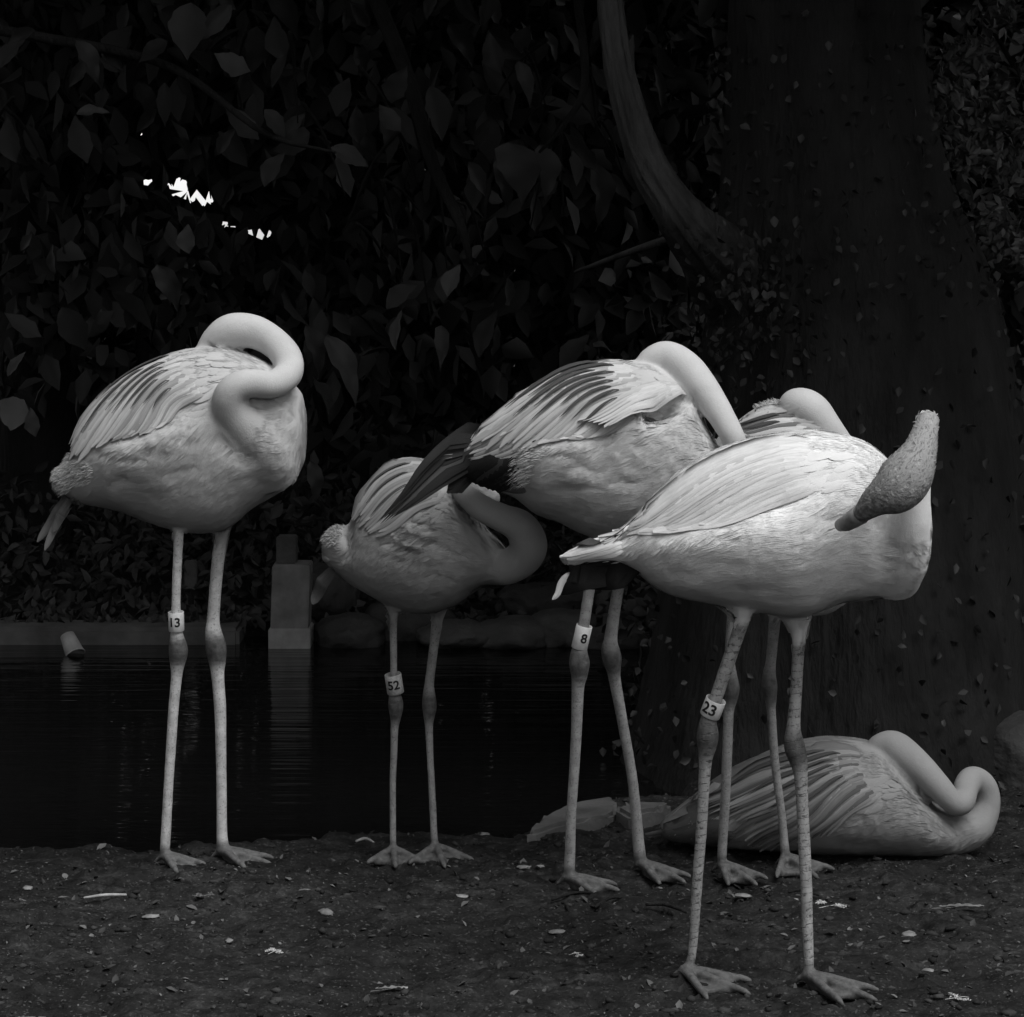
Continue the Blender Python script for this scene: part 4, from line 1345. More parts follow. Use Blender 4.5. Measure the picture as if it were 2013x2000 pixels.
LC, LR, sg_ = D[:, [0, 2, 1]], D[:, 3], 44
LV, LF = tube_geo(LC, LR, sg_)
m_ = len(LC) * sg_
ang_ = np.tile(np.arange(sg_) / sg_ * 2 * math.pi, len(LC))
len_ = np.repeat(np.concatenate([[0], np.cumsum(np.linalg.norm(np.diff(LC, axis=0), axis=1))]), sg_)
rid = fbm(np.stack([np.cos(ang_) * 2.6, np.sin(ang_) * 2.6, len_ * 2.2], 1), 3, 15)
rid = -np.abs(rid) * .5 + .16 + .14 * fbm(np.stack([np.cos(ang_) * 6, np.sin(ang_) * 6, len_ * 14], 1), 3, 16)
LV[:m_] = np.repeat(LC, sg_, axis=0) + (LV[:m_] - np.repeat(LC, sg_, axis=0)) * (1 + rid)[:, None]
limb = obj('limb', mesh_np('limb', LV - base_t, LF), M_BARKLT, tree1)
tube_obj('branch', [W(1400, 440, 5.9), W(1340, 462, 6.1), W(1240, 495, 6.3), W(1130, 535, 6.5)], [.014, .012, .009, .004], M_BARKLT, tree1, base_t, 8, 20, .1)
r_ = np.random.default_rng(5)
sel = r_.choice(len(V), 2600)
ivp = V[sel] + dv[sel] / np.linalg.norm(dv[sel], axis=1)[:, None] * r_.uniform(.0, .05, 2600)[:, None]
jn = np.array([W(1490, 600, 5.78)]) + r_.normal(0, 1, (260, 3)) * (.09, .05, .09)
ivp = np.vstack([ivp, jn, np.array([W(1440, 640, 5.85)]) + r_.normal(0, 1, (160, 3)) * (.07, .05, .10)])
ivp = ivp[(ivp[:, 1] < TY + .1) & (ivp[:, 2] > -.05) & (ivp[:, 2] < 2.6)]
iv = obj('ivy', leaf_cloud('ivy', ivp, .024, .017, 6, .6, base=base_t), M_IVY, tree1); iv['kind'] = 'stuff'
cp = np.concatenate([blob_points((1.7, 5.9, 2.7), (1.1, .85, .4), 3600, 28, .6), blob_points((1.4, 5.4, 3.3), (1.1, .8, .35), 2400, 29, .6), blob_points((1.25, 4.95, 2.5), (.85, .45, .25), 1500, 30, .6), blob_points((0.0, 7.0, 3.2), (3.4, 1.1, .85), 5000, 18, .6), blob_points((1.2, 8.9, 5.0), (4.2, 2.9, 1.9), 7000, 8, .5), blob_points((-3.0, 9.2, 5.2), (3.4, 2.8, 2.0), 5000, 9, .5)])  # unseen crown clumps; the low ones added to shade trunk and sitting bird
cr = obj('crown', leaf_cloud('crown', cp, .26, .15, 3, .3, base=base_t), M_CANOPY, tree1); cr['kind'] = 'stuff'

# --- broad-leaved trees on the far bank
leafshape = None


def broad_leaf_mesh(kind):
    rows, n = [], 10
    widest, wav, curl, side = ((.45, .02, .28, .0), (.36, .05, .45, .12), (.58, .03, .1, -.1))[kind]
    for i in range(n + 1):
        s_ = i / n
        e_ = math.log(.5) / math.log(widest)
        w_ = 0.5 * max(math.sin(min(1, s_ ** e_) * math.pi), 0) ** (0.8 if s_ < widest else 1.25) + .006
        z_ = -curl * s_ * s_
        for u_ in (-1, -.5, 0, .5, 1):
            ww = w_ * (1 + .08 * math.sin(s_ * 23 + u_ * 2 + kind))
            rows.append((s_, u_ * ww * .46 + side * math.sin(s_ * 2.6), z_ + .09 * abs(u_) * w_ * 2 + wav * math.sin(s_ * 15 + u_ + kind) * abs(u_)))
    a = (np.arange(n)[:, None] * 5 + np.arange(4)[None, :]).ravel()
    m = mesh_np('broad_leaf', np.array(rows), np.stack([a, a + 1, a + 6, a + 5], axis=1))
    m.materials.append(M_BIGLEAF)
    return m


LEAF_ME = [broad_leaf_mesh(k_) for k_ in range(3)]


def place_leaf(parent, base, p, ang, length, width, tilt, twist):
    o = bpy.data.objects.new('leaf', LEAF_ME[int(abs(length * 1e4)) % 3])
    COL.objects.link(o)
    o.parent = parent
    # leaf x axis along the picture angle, its face turned mostly to the open side
    d = Vector((math.cos(ang) * math.cos(tilt), -math.sin(tilt), -math.sin(ang) * math.cos(tilt)))
    n = Vector((0.1, -1, .45))
    n = (n - n.dot(d) * d).normalized()
    b = n.cross(d)
    m = Matrix((d, b, n)).transposed()
    m = m @ Matrix.Rotation(twist, 3, 'X')
    o.matrix_local = Matrix.Translation(Vector(p) - Vector(base)) @ m.to_4x4() @ Matrix.Diagonal((length, width / .44, length * .8, 1))
    return o


def far_tree(px, Y, r0, height, crown, n, L, label, seed, group='trees beyond the pond'):
    x = (px - CX) / F * Y
    b = np.array((x, Y, float(terrain([x], [Y])[0]) - .05))
    t = setp(empty('broad_leaved_tree', b), label, 'tree')
    rr = np.random.default_rng(seed)
    tube_obj('trunk', [b, b + (.05, 0, height * .4), b + (rr.normal(0, .15), 0, height * .75), b + (rr.normal(0, .3), .1, height)], [r0 * 1.3, r0, r0 * .8, r0 * .4], M_BARK, t, b, 14, 30, .15, seed)
    P = np.concatenate([blob_points(b + np.array(c), rd, int(n * f_), seed + i_, .45) for i_, (c, rd, f_) in enumerate(crown)])
    P = P[P[:, 2] > b[2] + .25]
    c = obj('crown', leaf_cloud('crown', P, L, L * .5, seed, .7, base=b), M_LEAF, t); c['kind'] = 'stuff'
    return t, b


tA, bA = far_tree(60, 9.4, .13, 5.0, [((0, 0, 2.6), (1.5, 1.0, 1.8), .6), ((.9, -.4, 1.6), (1.2, .7, 1.1), .4)], 5200, .13, 'broad-leaved tree leaning over the left pond edge with large drooping leaves', 101)
tB, bB = far_tree(640, 10.4, .12, 5.0, [((0, 0, 2.8), (1.6, 1.0, 2.0), .6), ((.4, -.2, 1.3), (1.4, .8, 1.0), .4)], 5200, .13, 'dark broad-leaved tree in the middle of the far bank', 102)
tC, bC = far_tree(1120, 9.8, .11, 5.0, [((0, 0, 2.6), (1.3, .9, 2.0), .6), ((-.2, -.2, 1.2), (1.2, .7, 1.0), .4)], 4600, .13, 'dark broad-leaved tree on the far bank beside the ivy-clad trunk', 103)

tD, bD = far_tree(1930, 11.0, .12, 5.0, [((0, 0, 2.6), (1.5, 1.0, 2.0), .6), ((.2, -.2, 1.2), (1.4, .8, 1.0), .4)], 6000, .15, 'dark broad-leaved tree far behind the glossy shrub', 104)
# hanging sprays with leaves that can be told apart
brA = tube_obj('branch', [W(-260, 20, 7.6), W(60, 70, 7.3), W(330, 130, 7.2), W(520, 262, 7.0), W(660, 300, 6.9)], [.02, .016, .012, .008, .004], M_BARK, tA, bA, 8, 26, .1)
brB = tube_obj('branch', [W(690, -120, 7.6), W(800, 150, 7.4), W(850, 320, 7.3), W(905, 440, 7.2), W(925, 520, 7.2)], [.024, .022, .019, .014, .006], M_BARK, tB, bB, 8, 26, .1)
brC = tube_obj('branch', [W(1120, -100, 7.3), W(1150, 150, 7.1), W(1105, 250, 7.0), W(1060, 300, 7.0)], [.014, .011, .008, .004], M_BARK, tC, bC, 8, 26, .1)
hand = [(375, 5, 95, 112, 74, 0), (455, 10, 130, 105, 38, 0), (70, 60, 165, 80, 28, 0), (52, 72, 130, 85, 34, 0), (150, 80, 60, 95, 36, 0), (205, 95, 50, 60, 24, 0), (330, 82, 150, 70, 40, 0), (420, 105, 20, 80, 48, 0), (150, 225, 350, 70, 22, 0), (165, 120, 115, 60, 26, 0),
        (440, 205, 40, 100, 46, 0), (520, 215, 50, 70, 34, 0), (650, 290, 22, 86, 38, 0), (610, 262, 165, 85, 46, 0), (560, 300, 120, 80, 38, 0), (700, 205, 80, 80, 46, 0), (745, 205, 45, 70, 40, 1), (640, 660, 62, 150, 46, 0), (868, 640, 100, 84, 30, 1), (790, 610, 100, 80, 26, 1),
        (1165, 240, 200, 90, 44, 2), (1105, 258, 42, 120, 40, 2), (1165, 320, 78, 130, 54, 2), (1240, 262, 60, 105, 64, 2), (1000, 280, 88, 120, 82, 2), (1060, 285, 80, 110, 52, 2), (960, 60, 70, 90, 40, 1), (1020, 120, 80, 90, 30, 2), (800, 130, 110, 90, 46, 1), (845, 170, 70, 110, 60, 1),
        (-10, 790, 15, 76, 66, 0), (15, 740, 300, 60, 22, 0), (60, 800, 75, 60, 30, 0), (580, 870, 60, 64, 16, 0), (610, 905, 85, 100, 30, 0), (310, 520, 75, 100, 44, 0), (370, 440, 85, 60, 36, 0), (820, 560, 140, 80, 40, 1), (905, 520, 110, 70, 34, 1), (600, 640, 70, 110, 40, 0)]
parents = [(brA, bA), (brB, bB), (brC, bC)]
rt = np.random.default_rng(21)
for k_, (br_, bb_, tr_) in enumerate(((brA, bA, tA), (brB, bB, tB), (brC, bC, tC))):
    for q_ in range(9):
        x0_ = (rt.uniform(0, 620), rt.uniform(700, 920), rt.uniform(1000, 1180))[k_]
        y0_ = (rt.uniform(40, 280), rt.uniform(0, 440), rt.uniform(0, 280))[k_]
        dx_, dy_ = rt.uniform(-120, 120), rt.uniform(60, 240)
        tube_obj('twig', [W(x0_, y0_, 7.4), W(x0_ + dx_ * .5, y0_ + dy_ * .35, 7.5), W(x0_ + dx_, y0_ + dy_, 7.6)], [.007, .005, .002], M_BARK, br_, bb_, 6, 12)
rl = np.random.default_rng(12)
for (x_, y_, a_, l_, w_, k_) in hand:
    Y_ = 7.1 + rl.normal(0, .1)
    place_leaf(parents[k_][0], parents[k_][1], W(x_, y_, Y_), math.radians(a_), l_ / F * Y_, w_ / F * Y_, rl.normal(0, .25), rl.normal(0, .3))
for i in range(105):
    k_ = int(rl.integers(0, 3))
    x_ = (rl.uniform(-60, 640), rl.uniform(560, 980), rl.uniform(930, 1320))[k_]
    y_ = rl.uniform(-60, 700) if rl.random() < .6 else rl.uniform(-60, 320)
    if any(abs(x_ - g_[0]) < 70 and abs(y_ + 20 - g_[1]) < 70 for g_ in GAPS): continue
    Y_ = 7.7 + rl.uniform(0, .8)
    l_ = rl.uniform(55, 115)
    place_leaf(parents[k_][0], parents[k_][1], W(x_, y_, Y_), rl.normal(1.35, .55), l_ / F * Y_, l_ * rl.uniform(.3, .5) / F * Y_, rl.normal(0, .35), rl.normal(0, .4))

# --- shrub at the right edge, slim pale trunk, low ivy
x_, y_ = W(2120, 900, 7.3)[0], 7.3
bs_ = np.array((x_, y_, float(terrain([x_], [y_])[0])))
sh = setp(empty('leafy_shrub', bs_), 'tall shrub with many small glossy leaves to the right of the ivy-clad trunk', 'shrub')
for sx_, sy_ in ((1935, 40), (2010, 150), (1990, 380), (2080, 250)):
    tube_obj('stem', [bs_, bs_ + (0, 0, .6), W(2070, 620, 7.25), W((sx_ + 2080) / 2, sy_ + 140, 7.2), W(sx_, sy_, 7.1)], [.02, .018, .014, .009, .004], M_BARK, sh, bs_, 8, 24, .05)
pts = []
rs = np.random.default_rng(31)
for cx_, cy_, rx_, ry_, n_ in ((1900, 110, 60, 45, 240), (1880, 190, 42, 50, 200), (1955, 220, 70, 70, 420), (1900, 290, 45, 40, 240), (1985, 330, 60, 60, 340), (1955, 440, 45, 45, 300), (2000, 490, 45, 30, 200), (1960, 30, 50, 40, 120), (2080, 200, 80, 180, 700), (2090, 460, 80, 90, 400), (2080, 0, 90, 90, 300)):
    q_ = rs.normal(0, .5, (n_, 2))
    d_ = rs.uniform(7.0, 7.5, n_)
    pts.append(np.array([W(cx_ + a_ * rx_, cy_ + b_ * ry_, e_) for (a_, b_), e_ in zip(q_, d_)]))
o = obj('foliage', leaf_cloud('foliage', np.concatenate(pts), .042, .019, 7, .3, gaps=False, base=bs_), M_SHRUB, sh); o['kind'] = 'stuff'
x_, y_ = W(2046, 900, 7.9)[0], 7.9
bp_ = np.array((x_, y_, float(terrain([x_], [y_])[0]) - .03))
pt = setp(empty('slim_tree', bp_), 'slim pale-barked tree at the right behind the shrub', 'tree')
tube_obj('trunk', [bp_, W(2040, 940, 7.9), W(2036, 780, 7.9), W(2044, 640, 7.9), W(2050, -800, 8.0), W(2060, -2000, 8.0)], [.07, .055, .053, .042, .04, .03], M_PALEBARK, pt, bp_, 14, 50, .2, 6)
o = obj('crown', leaf_cloud('crown', blob_points((2.0, 8.3, 4.0), (1.6, 1.3, 1.4), 1500, 44), .14, .07, 8, .4, gaps=False, base=bp_), M_LEAF, pt); o['kind'] = 'stuff'

ri = np.random.default_rng(61)
n_ = 9000
gx_ = ri.uniform(.25, 3.6, n_); gy_ = ri.uniform(6.5, 9.0, n_)
gz_ = terrain(gx_, gy_) + ri.random(n_) ** .6 * (0.25 + .45 * smooth01((gy_ - 6.6) / 1.0)) * (0.7 + .5 * fbm(np.stack([gx_, gy_, gx_ * 0], 1) * 2, 2, 4)) + .01
setp(obj('ivy_ground_cover', leaf_cloud('ivy_ground_cover', np.stack([gx_, gy_, gz_], 1), .045, .034, 9, .3), M_IVY), 'low dark ivy covering the ground behind the sitting bird and trunk', 'ivy', kind='stuff')
n_ = 9000
gx_ = ri.uniform(-4.5, .6, n_); gy_ = 8.05 + ri.random(n_) ** 1.3 * 1.8
gz_ = terrain(gx_, gy_) + .015 + ri.random(n_) ** 2 * .32 * smooth01((gy_ - 8.1) / .5)
setp(obj('bank_undergrowth', leaf_cloud('bank_undergrowth', np.stack([gx_, gy_, gz_], 1), .06, .028, 19, .1), M_LEAF), 'dark leafy undergrowth along the far bank of the pond', 'undergrowth', kind='stuff')

# --- distant wood
rw = np.random.default_rng(71)
n_ = 100000
P = np.stack([rw.uniform(-9, 9, n_), rw.uniform(12.6, 15.5, n_), rw.uniform(0, 1, n_) ** .9 * 7.5], axis=1)
P = np.vstack([P, np.stack([rw.uniform(-4.5, 1.5, 24000), rw.uniform(12.4, 13.6, 24000), rw.uniform(2.6, 7.5, 24000)], axis=1)])
setp(obj('distant_wood', leaf_cloud('distant_wood', P, .22, .13, 23, .4), M_CANOPY), 'dark mass of far trees with a few bright sky gaps', 'trees', kind='stuff')

# --- unseen trees added round the clearing to block low sky light
for i, (x_, y_, h_, rad_) in enumerate(((-5.6, 5.6, 6.5, 2.3), (-5.2, 1.0, 7.0, 2.6), (-3.6, -3.4, 4.2, 2.4), (4.9, -5.0, 3.0, 2.2), (7.4, 0.5, 3.6, 2.2), (5.4, 5.6, 7.0, 2.4))):
    b_ = np.array((x_, y_, -.05))
    t_ = setp(empty('shade_tree', b_), 'unseen leafy tree added round the clearing for shade', 'tree', 'unseen trees added for shade')
    tube_obj('trunk', [b_, b_ + (0.05, 0, 2), b_ + (0, .1, h_ * .8)], [.2, .16, .07], M_BARK, t_, b_, 10, 12, .1, i)
    c_ = obj('crown', leaf_cloud('crown', blob_points(b_ + (0, 0, h_ * .5), (rad_, rad_, h_ * .5), 3200, 200 + i, .5), .36, .2, 90 + i, .3, gaps=False, base=b_), M_CANOPY, t_)
    c_['kind'] = 'stuff'

# ------------------------------------------------------------------ things at the water's edge
M_CONC = simple_mat('weathered_concrete', 0.13, 0.26, 14, 0.9, 0.2, 0.4, 80, 0.004)
M_CONCPALE = simple_mat('pale_concrete', 0.26, 0.36, 30, 0.9, 0.2, 0.4, 80, 0.004)
M_CONCDIM = simple_mat('mossy_concrete', 0.06, 0.13, 8, 0.9, 0.2, 0.4, 60, 0.006)
M_SLAB = simple_mat('worn_slab', 0.08, 0.17, 9, 0.9, 0.2, 0.6, 50, 0.006)
M_STONE = simple_mat('grey_stone', 0.06, 0.15, 6, 0.9, 0.25, 0.7, 24, 0.02)
M_ROCKDARK = simple_mat('dark_rock', 0.03, 0.075, 6, 0.9, 0.25, 0.7, 24, 0.02)


def box_bm(bm, lo, hi, bev=0.004, seg=2):
    g_ = bmesh.ops.create_cube(bm, size=1)
    vs = g_['verts']
    for v in vs:
        v.co = Vector([lo[k] + (v.co[k] + .5) * (hi[k] - lo[k]) for k in range(3)])
    if bev:
        es = list({e for v in vs for e in v.link_edges})
        bmesh.ops.bevel(bm, geom=es, offset=bev, segments=seg, affect='EDGES')


PY = 7.86
pb = W(569, 1260, PY); pb[2] = -.034
post = setp(empty('concrete_post', pb), 'square pale concrete post standing in the far edge of the pond', 'post')


def box_obj(name, lo, hi, mat, parent, base, bev=.004):
    bm = bmesh.new()
    box_bm(bm, np.asarray(lo) - base, np.asarray(hi) - base, bev)
    return obj(name, mesh_bm(name, bm), mat, parent)


a_, b_ = W(535, 1246, PY), W(609, 1111, PY)
o = box_obj('shaft', (a_[0], PY, a_[2]), (b_[0], PY + .13, b_[2]), M_CONC, post, pb)
for v in o.data.vertices:
    if v.co.z < .1: v.co.x -= .006
a_, b_ = W(529, 1290, PY), W(609, 1236, PY)
box_obj('plinth', (a_[0] - .002, PY - .008, -.2), (b_[0] + .002, PY + .14, b_[2]), M_CONCPALE, post, pb)
a_, b_ = W(541, 1112, PY), W(580, 1058, PY)
box_obj('cap_block', (a_[0], PY + .03, a_[2]), (b_[0], PY + .11, b_[2]), M_CONCDIM, post, pb)
a_, b_ = W(362, 1152, 8.4), W(386, 1103, 8.4)
setp(box_obj('marker_post', (a_[0], 8.4, .0), (b_[0], 8.44, b_[2]), M_STONE, None, np.zeros(3)), 'small dim grey marker post on the far bank behind the flamingo with band 13', 'post')
# concrete rim of the pond on the far left
a_, b_ = W(-700, 1262, 7.93), W(470, 1236, 7.93)
bm = bmesh.new()
box_bm(bm, (a_[0], 7.93, -.15), (b_[0], 8.12, .018), .012)
o = setp(obj('low_wall', mesh_bm('low_wall', bm), M_CONCDIM), 'low grey concrete wall edging the far water line', 'wall')


def rock(name, c, r, seed, mat, label=None, parent=None):
    bm = bmesh.new()
    bmesh.ops.create_icosphere(bm, subdivisions=4, radius=1)
    V_ = np.array([v.co for v in bm.verts])
    dsp = 1 + .28 * fbm(V_ * 1.6, 3, seed) + .05 * fbm(V_ * 6, 3, seed + 4)
    V_ = V_ * dsp[:, None]
    V_[:, 2] = np.sign(V_[:, 2]) * np.abs(V_[:, 2]) ** .8
    V_ = V_ * np.asarray(r)
    for v, p_ in zip(bm.verts, V_): v.co = Vector(p_)
    o_ = obj(name, mesh_bm(name, bm, True), mat, parent)
    o_.location = c
    if label: setp(o_, label, 'rock', 'rocks edging the far bank')
    return o_


for i, (px_, py_, rx_, rz_, Y_, mt_) in enumerate(((690, 1245, 70, 38, 8.0, M_ROCKDARK), (800, 1225, 90, 55, 8.15, M_ROCKDARK), (905, 1248, 80, 26, 7.98, M_STONE), (1010, 1245, 90, 30, 7.98, M_STONE), (1110, 1240, 70, 42, 8.02, M_STONE), (1205, 1250, 70, 40, 7.98, M_STONE), (1090, 1180, 110, 32, 8.3, M_ROCKDARK), (640, 1170, 60, 60, 8.25, M_ROCKDARK), (1230, 1180, 70, 50, 8.25, M_STONE))):
    c_ = W(px_, py_, Y_)
    lab = ('dark rounded rock beside the concrete post', 'broad dark rock behind the smaller flamingo', 'flat grey rock at the far water line', 'long flat grey rock at the far water line', 'grey rock behind the leg band 8', 'grey rock against the ivy-clad trunk foot', 'dark ledge of rock higher on the far bank', 'tall dark rock behind the concrete post', 'grey block of rock up the bank beside the ivy-clad trunk')[i]
    rock('rock', c_, (rx_ / F * Y_, .16, rz_ / F * Y_), 300 + i * 7, mt_, lab)
c_ = W(2010, 1490, 5.75)
rock('boulder', c_, (.10, .12, .10), 411, M_ROCKDARK)
setp(bpy.data.objects['boulder'], 'dim rounded boulder at the right beyond the sitting flamingo', 'rock')

# flat coping stones at the near end of the pond
def slab(px_poly, z0, z1, label, mat, name='coping_stone'):
    P_ = np.array([G(x_, y_, z1) for x_, y_ in px_poly])
    C_ = resample(np.vstack([P_, P_[:1]]), 40)[:-1]
    bm = bmesh.new()
    vs = [bm.verts.new((p_[0], p_[1], z1 + .004 * vnoise(np.array([p_ * 30]), 3)[0])) for p_ in C_]
    f_ = bm.faces.new(vs)
    bm.normal_update()
    if f_.normal.z < 0: bmesh.ops.reverse_faces(bm, faces=[f_])
    g_ = bmesh.ops.extrude_face_region(bm, geom=[f_])
    ve = [e for e in g_['geom'] if isinstance(e, bmesh.types.BMVert)]
    for v in vs:
        v.co.z = z0
    es = [e for e in bm.edges if all(v in ve for v in e.verts)]
    bmesh.ops.bevel(bm, geom=es, offset=.008, segments=2, affect='EDGES')
    bmesh.ops.recalc_face_normals(bm, faces=bm.faces)
    return setp(obj(name, mesh_bm(name, bm), mat), label, 'stone')


slab([(1036, 1636), (1075, 1600), (1115, 1580), (1165, 1570), (1205, 1566), (1212, 1592), (1195, 1602), (1140, 1612), (1090, 1622), (1055, 1634)], -.1, .022, 'curved pale coping stone at the pond corner', M_SLAB)
slab([(1211, 1590), (1240, 1576), (1275, 1575), (1318, 1580), (1300, 1588), (1262, 1596), (1240, 1602)], -.1, .03, 'small pale coping stone between the pond corner and sitting flamingo\'s tail', M_SLAB)

# litter floating by the far rim
ct = W(140, 1240, 7.75); ct[2] = -.034
cup = empty('paper_cup', ct)
setp(cup, 'tilted pale paper cup lying in the water by the far rim', 'cup')
Vc, Fc = [], []
bm = bmesh.new()
bmesh.ops.create_cone(bm, cap_ends=False, segments=28, radius1=.022, radius2=.03, depth=.07)
o = obj('wall', mesh_bm('wall', bm, True), M_CONCPALE, cup)
md = o.modifiers.new('s', 'SOLIDIFY'); md.thickness = .0015
bm = bmesh.new()
bmesh.ops.create_cone(bm, cap_ends=True, segments=28, radius1=.0215, radius2=.0215, depth=.002)
o2 = obj('base_disc', mesh_bm('base_disc', bm), M_CONC, cup); o2.location = (0, 0, -.034)
V_, F_ = tube_geo(np.array([(.03 * math.cos(a), .03 * math.sin(a), .035) for a in np.linspace(0, 2 * math.pi, 30)]), np.full(30, .0022), 8)
obj('rolled_lip', mesh_np('lip', V_, F_), M_CONCPALE, cup)
cup.location = ct + (0, 0, .028)
cup.rotation_euler = (math.radians(30), math.radians(150), 0)

# ------------------------------------------------------------------ litter on the mud
M_WHITEBIT = simple_mat('white_down', 0.45, 0.75, 90, 0.9, 0.1)
M_PALEBIT = simple_mat('pale_chip', 0.12, 0.28, 60, 0.85, 0.2, rnd=.3)
M_TWIG = simple_mat('dry_straw', 0.25, 0.5, 60, 0.8, 0.2)
rg = np.random.default_rng(91)


def gz_at(p): return float(terrain([p[0]], [p[1]])[0])


def crumb(px, py, wpx, hpx, mat, label, cat, group, seed, name, thin=.35):
    p = G(px, py); k = p[1] / F
    p[2] = gz_at(p)
    bm = bmesh.new()
    bmesh.ops.create_icosphere(bm, subdivisions=3, radius=1)
    V_ = np.array([v.co for v in bm.verts])
    d_ = 1 + .45 * fbm(V_ * 1.7, 3, seed) + .2 * fbm(V_ * 5, 2, seed + 1)
    V_ *= d_[:, None]
    V_ *= (wpx * k / 2, max(wpx * k / 2 * .7, hpx * k), min(hpx, wpx) * k * thin)
    for v, q in zip(bm.verts, V_): v.co = Vector(q)
    o_ = obj(name, mesh_bm(name, bm, True), mat)
    o_.location = (p[0], p[1], p[2] + .001)
    o_.rotation_euler = (0, 0, rg.uniform(-.4, .4))
    return setp(o_, label, cat, group)


def ground_feather(px, py, length, ang, label, mat=None, name='fallen_feather', fluffy=True, group=None):
    """a shed down feather: curled vane with loose barbs"""
    p = G(px, py); k = p[1] / F
    p[2] = gz_at(p) + .003
    L = length * k
    g = Geo()
    if fluffy:
        # crumpled down: short barbs bursting from a few knots along a bent shaft
        knots = [np.array((rg.uniform(-.45, .45) * L, rg.uniform(-.8, .8) * L, .001 + .1 * L * rg.random())) for _ in range(5)]
        for i in range(190):
            q0 = knots[i % 5] + rg.normal(0, 1, 3) * (L * .07, L * .07, 0)
            dr = rg.normal(0, 1, 3); dr[2] = abs(dr[2]) * .9; dr /= np.linalg.norm(dr)
            l_ = L * rg.uniform(.08, .22)
            t_ = np.cross(dr, rg.normal(0, 1, 3)); t_ *= L * .016 / np.linalg.norm(t_)
            q1 = q0 + dr * l_ * .6; q2 = q0 + dr * l_ + np.array((0, 0, -.3 * l_))
            q2[2] = max(q2[2], 0)
            g.add(np.array([q0 - t_, q0 + t_, q1 + t_, q1 - t_, q2]), [np.array([[0, 1, 2, 3]]), np.array([[3, 2, 4]])])
    else:
        # flattened vane with torn edges
        nn_ = 16
        rows = []
        for i in range(nn_ + 1):
            s_ = i / nn_
            w_ = .13 * L * math.sin(min(1, s_ * .96 + .02) * math.pi) ** .6
            for u_ in (-1, 0, 1):
                rows.append(((s_ - .5) * L, .08 * L * math.sin(s_ * 3) + u_ * w_ * rg.uniform(.55, 1.2), .003 + .003 * (1 - abs(u_)) + rg.uniform(0, .004) * abs(u_)))
        a = (np.arange(nn_)[:, None] * 3 + np.arange(2)[None, :]).ravel()
        g.add(np.array(rows), np.stack([a, a + 3, a + 4, a + 1], axis=1))
    V_, F_ = tube_geo(np.array([(-L * .65, 0, .001), (-L * .2, .0, .003), (L * .2, .06 * L, .004), (L * .5, .04 * L, .003)]), [L * .015, L * .02, L * .015, L * .006], 6)
    g.add(V_, F_)
    o_ = obj(name, g.mesh(name), mat or M_WHITEBIT)
    o_.location = p
    o_.rotation_euler = (0, 0, ang)
    return setp(o_, label, 'feather', group)


ground_feather(1632, 1778, 46, .3, 'fluffy white down feather on the mud behind the right foot of the bird banded 23')
ground_feather(1655, 1792, 22, .1, 'small white down wisp just below the fluffy feather beside the bird banded 23')
ground_feather(542, 1873, 30, .8, 'curled white feather wisp lying alone on the open mud in front of bird 13')
ground_feather(1132, 1884, 22, .2, 'small pale feather tuft on the mud left of the webbed foot of bird 23')
ground_feather(1885, 1962, 42, .1, 'flattened pale feather on the mud right of bird 23')
ground_feather(770, 1952, 64, .15, 'wide flattened grey feather pressed into the mud', M_PALEBIT, fluffy=False)
ground_feather(1890, 1788, 90, .05, 'long pale feather streak on the mud in front of the sitting flamingo', M_PALEBIT, fluffy=False)
ground_feather(405, 1762, 36, .2, 'pale feather scrap on the mud in front of the feet of bird 13', M_PALEBIT)
ground_feather(60, 1988, 60, .05, 'pale feather scrap at the muddy edge beside long straws', M_PALEBIT, fluffy=False)
a_, b_ = G(165, 1774), G(248, 1769)
tube_obj('straw', [a_ + (0, 0, .008), (a_ + b_) / 2 + (0, 0, .011), b_ + (0, 0, .009)], [.0022, .003, .0025], M_TWIG, None, (0, 0, 0), 6, 8)
setp(bpy.data.objects['straw'], 'thin pale straw lying on the mud in front of bird 13', 'straw')
for i, (x0, y0, x1, y1) in enumerate(((1085, 1775, 1180, 1762), (1170, 1790, 1225, 1770), (1105, 1782, 1120, 1800), (1270, 1785, 1350, 1800), (700, 1660, 735, 1661), (1550, 1760, 1610, 1766))):
    a_, b_ = G(x0, y0), G(x1, y1)
    o = tube_obj('twig', [a_ + (0, 0, .006), (a_ + b_) / 2 + (0, .01, .010), b_ + (0, 0, .005)], [.003, .0035, .002], M_BARK if i != 4 else M_TWIG, None, (0, 0, 0), 6, 10, .2)
    setp(o, ['thin dark twig on the mud under the front foot of bird 8', 'short dark twig beside the foot of bird 8', 'forked twig end by the foot of bird 8', 'dark twig on the mud behind the banded leg of bird 23', 'short pale straw near the water edge by the smaller flamingo', 'dark twig between the feet of the hidden flamingo'][i], 'twig')
peb = [(640, 1792, 30, 22), (1680, 1852, 28, 18), (1786, 1835, 30, 22), (297, 1802, 34, 12), (1030, 1710, 26, 10), (450, 1853, 18, 12), (238, 1824, 14, 8), (1825, 1895, 24, 16), (1062, 1707, 16, 8), (1840, 1680, 28, 12), (1095, 1830, 36, 10), (1460, 1765, 34, 10), (1560, 1764, 22, 6), (905, 1768, 30, 10), (600, 1750, 26, 8), (55, 1740, 20, 12), (125, 1760, 24, 10), (950, 1640, 26, 12)]
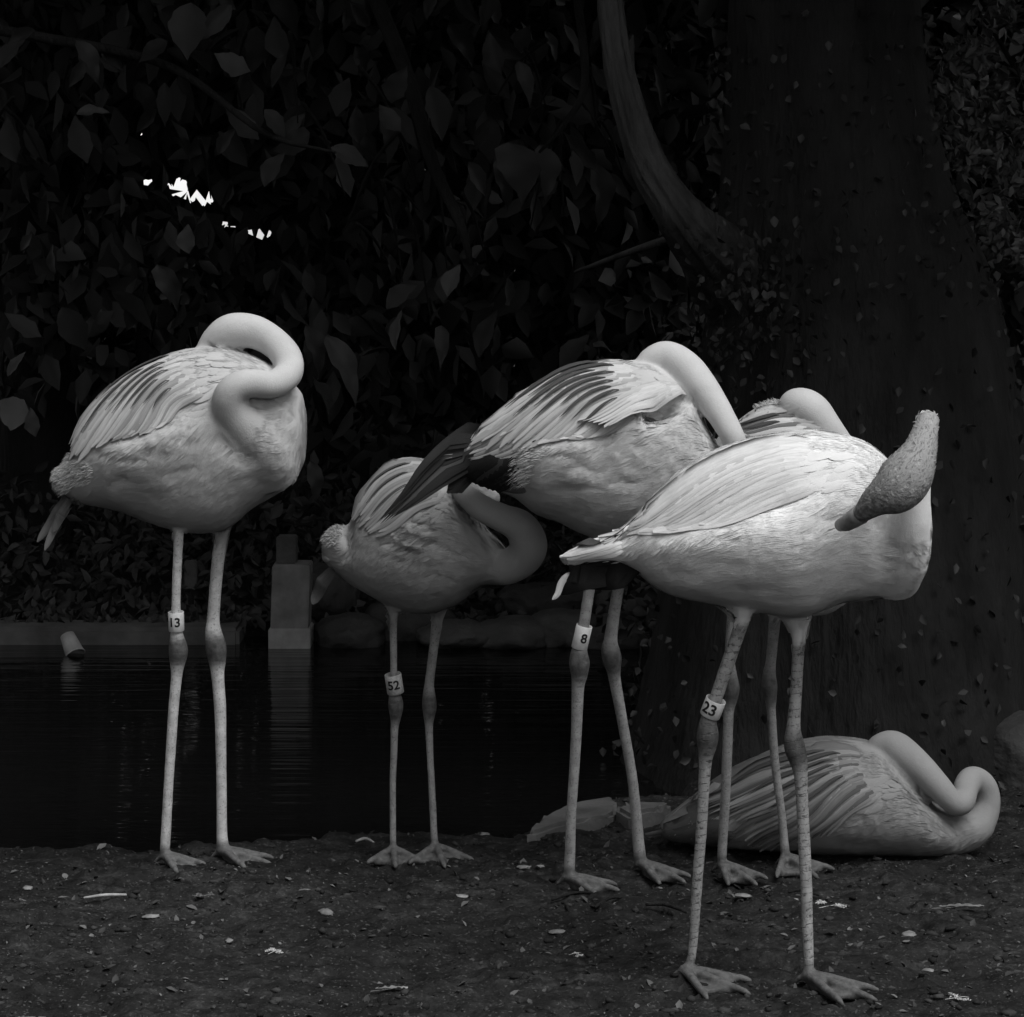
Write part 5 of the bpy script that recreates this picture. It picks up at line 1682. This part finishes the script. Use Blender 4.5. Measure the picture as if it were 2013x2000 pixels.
peb_where = ['round pale pebble alone on the mud before the smaller flamingo', 'oval pale pebble on the mud beyond the right leg of bird 23', 'flat pale chip of stone well right of the leg of bird 23', 'long flat pale stone below the straw', 'flat pebble near the left foot of bird 8', 'ring-worn pebble below the feet of bird 13',
             'tiny pebble just below the long flat stone', 'dull pebble close to the flattened feather right of bird 23', 'tiny pale chip beside the left foot of bird 8', 'pale crumb of stone at the breast of the sitting flamingo', 'flat dull chip between bird 8 and bird 23', 'long pale chip between the legs of bird 23',
             'thin white chip close behind the right leg of bird 23', 'flat chip in front of the smaller flamingo', 'flat chip between bird 13 and the smaller flamingo', 'pale pebble by the water edge left of bird 13', 'flat pale pebble left of the straw', 'pale stone at the water edge between the smaller flamingo and bird 8']
for i, (x_, y_, w_, h_) in enumerate(peb):
    crumb(x_, y_, w_, h_, M_PALEBIT, peb_where[i], 'pebble', 'pebbles on the mud', 500 + i, 'pebble', .3)
# clods: small angular crumbs of mud trodden loose
bm = bmesh.new(); bmesh.ops.create_icosphere(bm, subdivisions=1, radius=1)
IV = np.array([v.co for v in bm.verts]); IF = np.array([[v.index for v in f.verts] for f in bm.faces]); bm.free()
n_ = 5200
x_ = rg.uniform(-1.25, 1.35, n_); y_ = rg.uniform(3.8, 5.6, n_)
z_ = terrain(x_, y_)
keep = (z_ > -.02) & (fbm(np.stack([x_, y_, x_ * 0], 1) * (5, 7, 1), 3, 88) + rg.normal(0, .25, n_) > 0)
g = Geo()
for a_, b_, c_ in zip(x_[keep], y_[keep], z_[keep]):
    sz = .0018 + .0065 * rg.random() ** 3.5
    v_ = IV * rg.uniform(.6, 1.3, (12, 1)) * sz * (rg.uniform(1, 2.0), rg.uniform(.8, 1.4), rg.uniform(.5, .9))
    t_ = rg.uniform(0, 6.3)
    v_ = v_ @ np.array(((math.cos(t_), math.sin(t_), 0), (-math.sin(t_), math.cos(t_), 0), (0, 0, 1)))
    g.add(v_ + (a_, b_, c_ + sz * .2), IF)
setp(obj('mud_clods', g.mesh('mud_clods', smooth=False), leaf_mat('mud_crumb', .010, .055, .85, .2)), 'small dark crumbs of trodden mud', 'mud', kind='stuff')
n_ = 6000
x_ = rg.uniform(-1.3, 1.4, n_); y_ = rg.uniform(3.8, 5.6, n_)
z_ = terrain(x_, y_)
ok = z_ > -.03
P = np.stack([x_, y_, z_ + .002], 1)[ok]
setp(obj('ground_litter', leaf_cloud('ground_litter', P, .0035 + .022 * rg.random(len(P)) ** 7, None, 29, 0.0, gaps=False, flat=3.0), leaf_mat('litter_chip', .015, .16, .8, .2)), 'scattered leaf scraps, chips and droppings on the trodden mud', 'litter', kind='stuff')
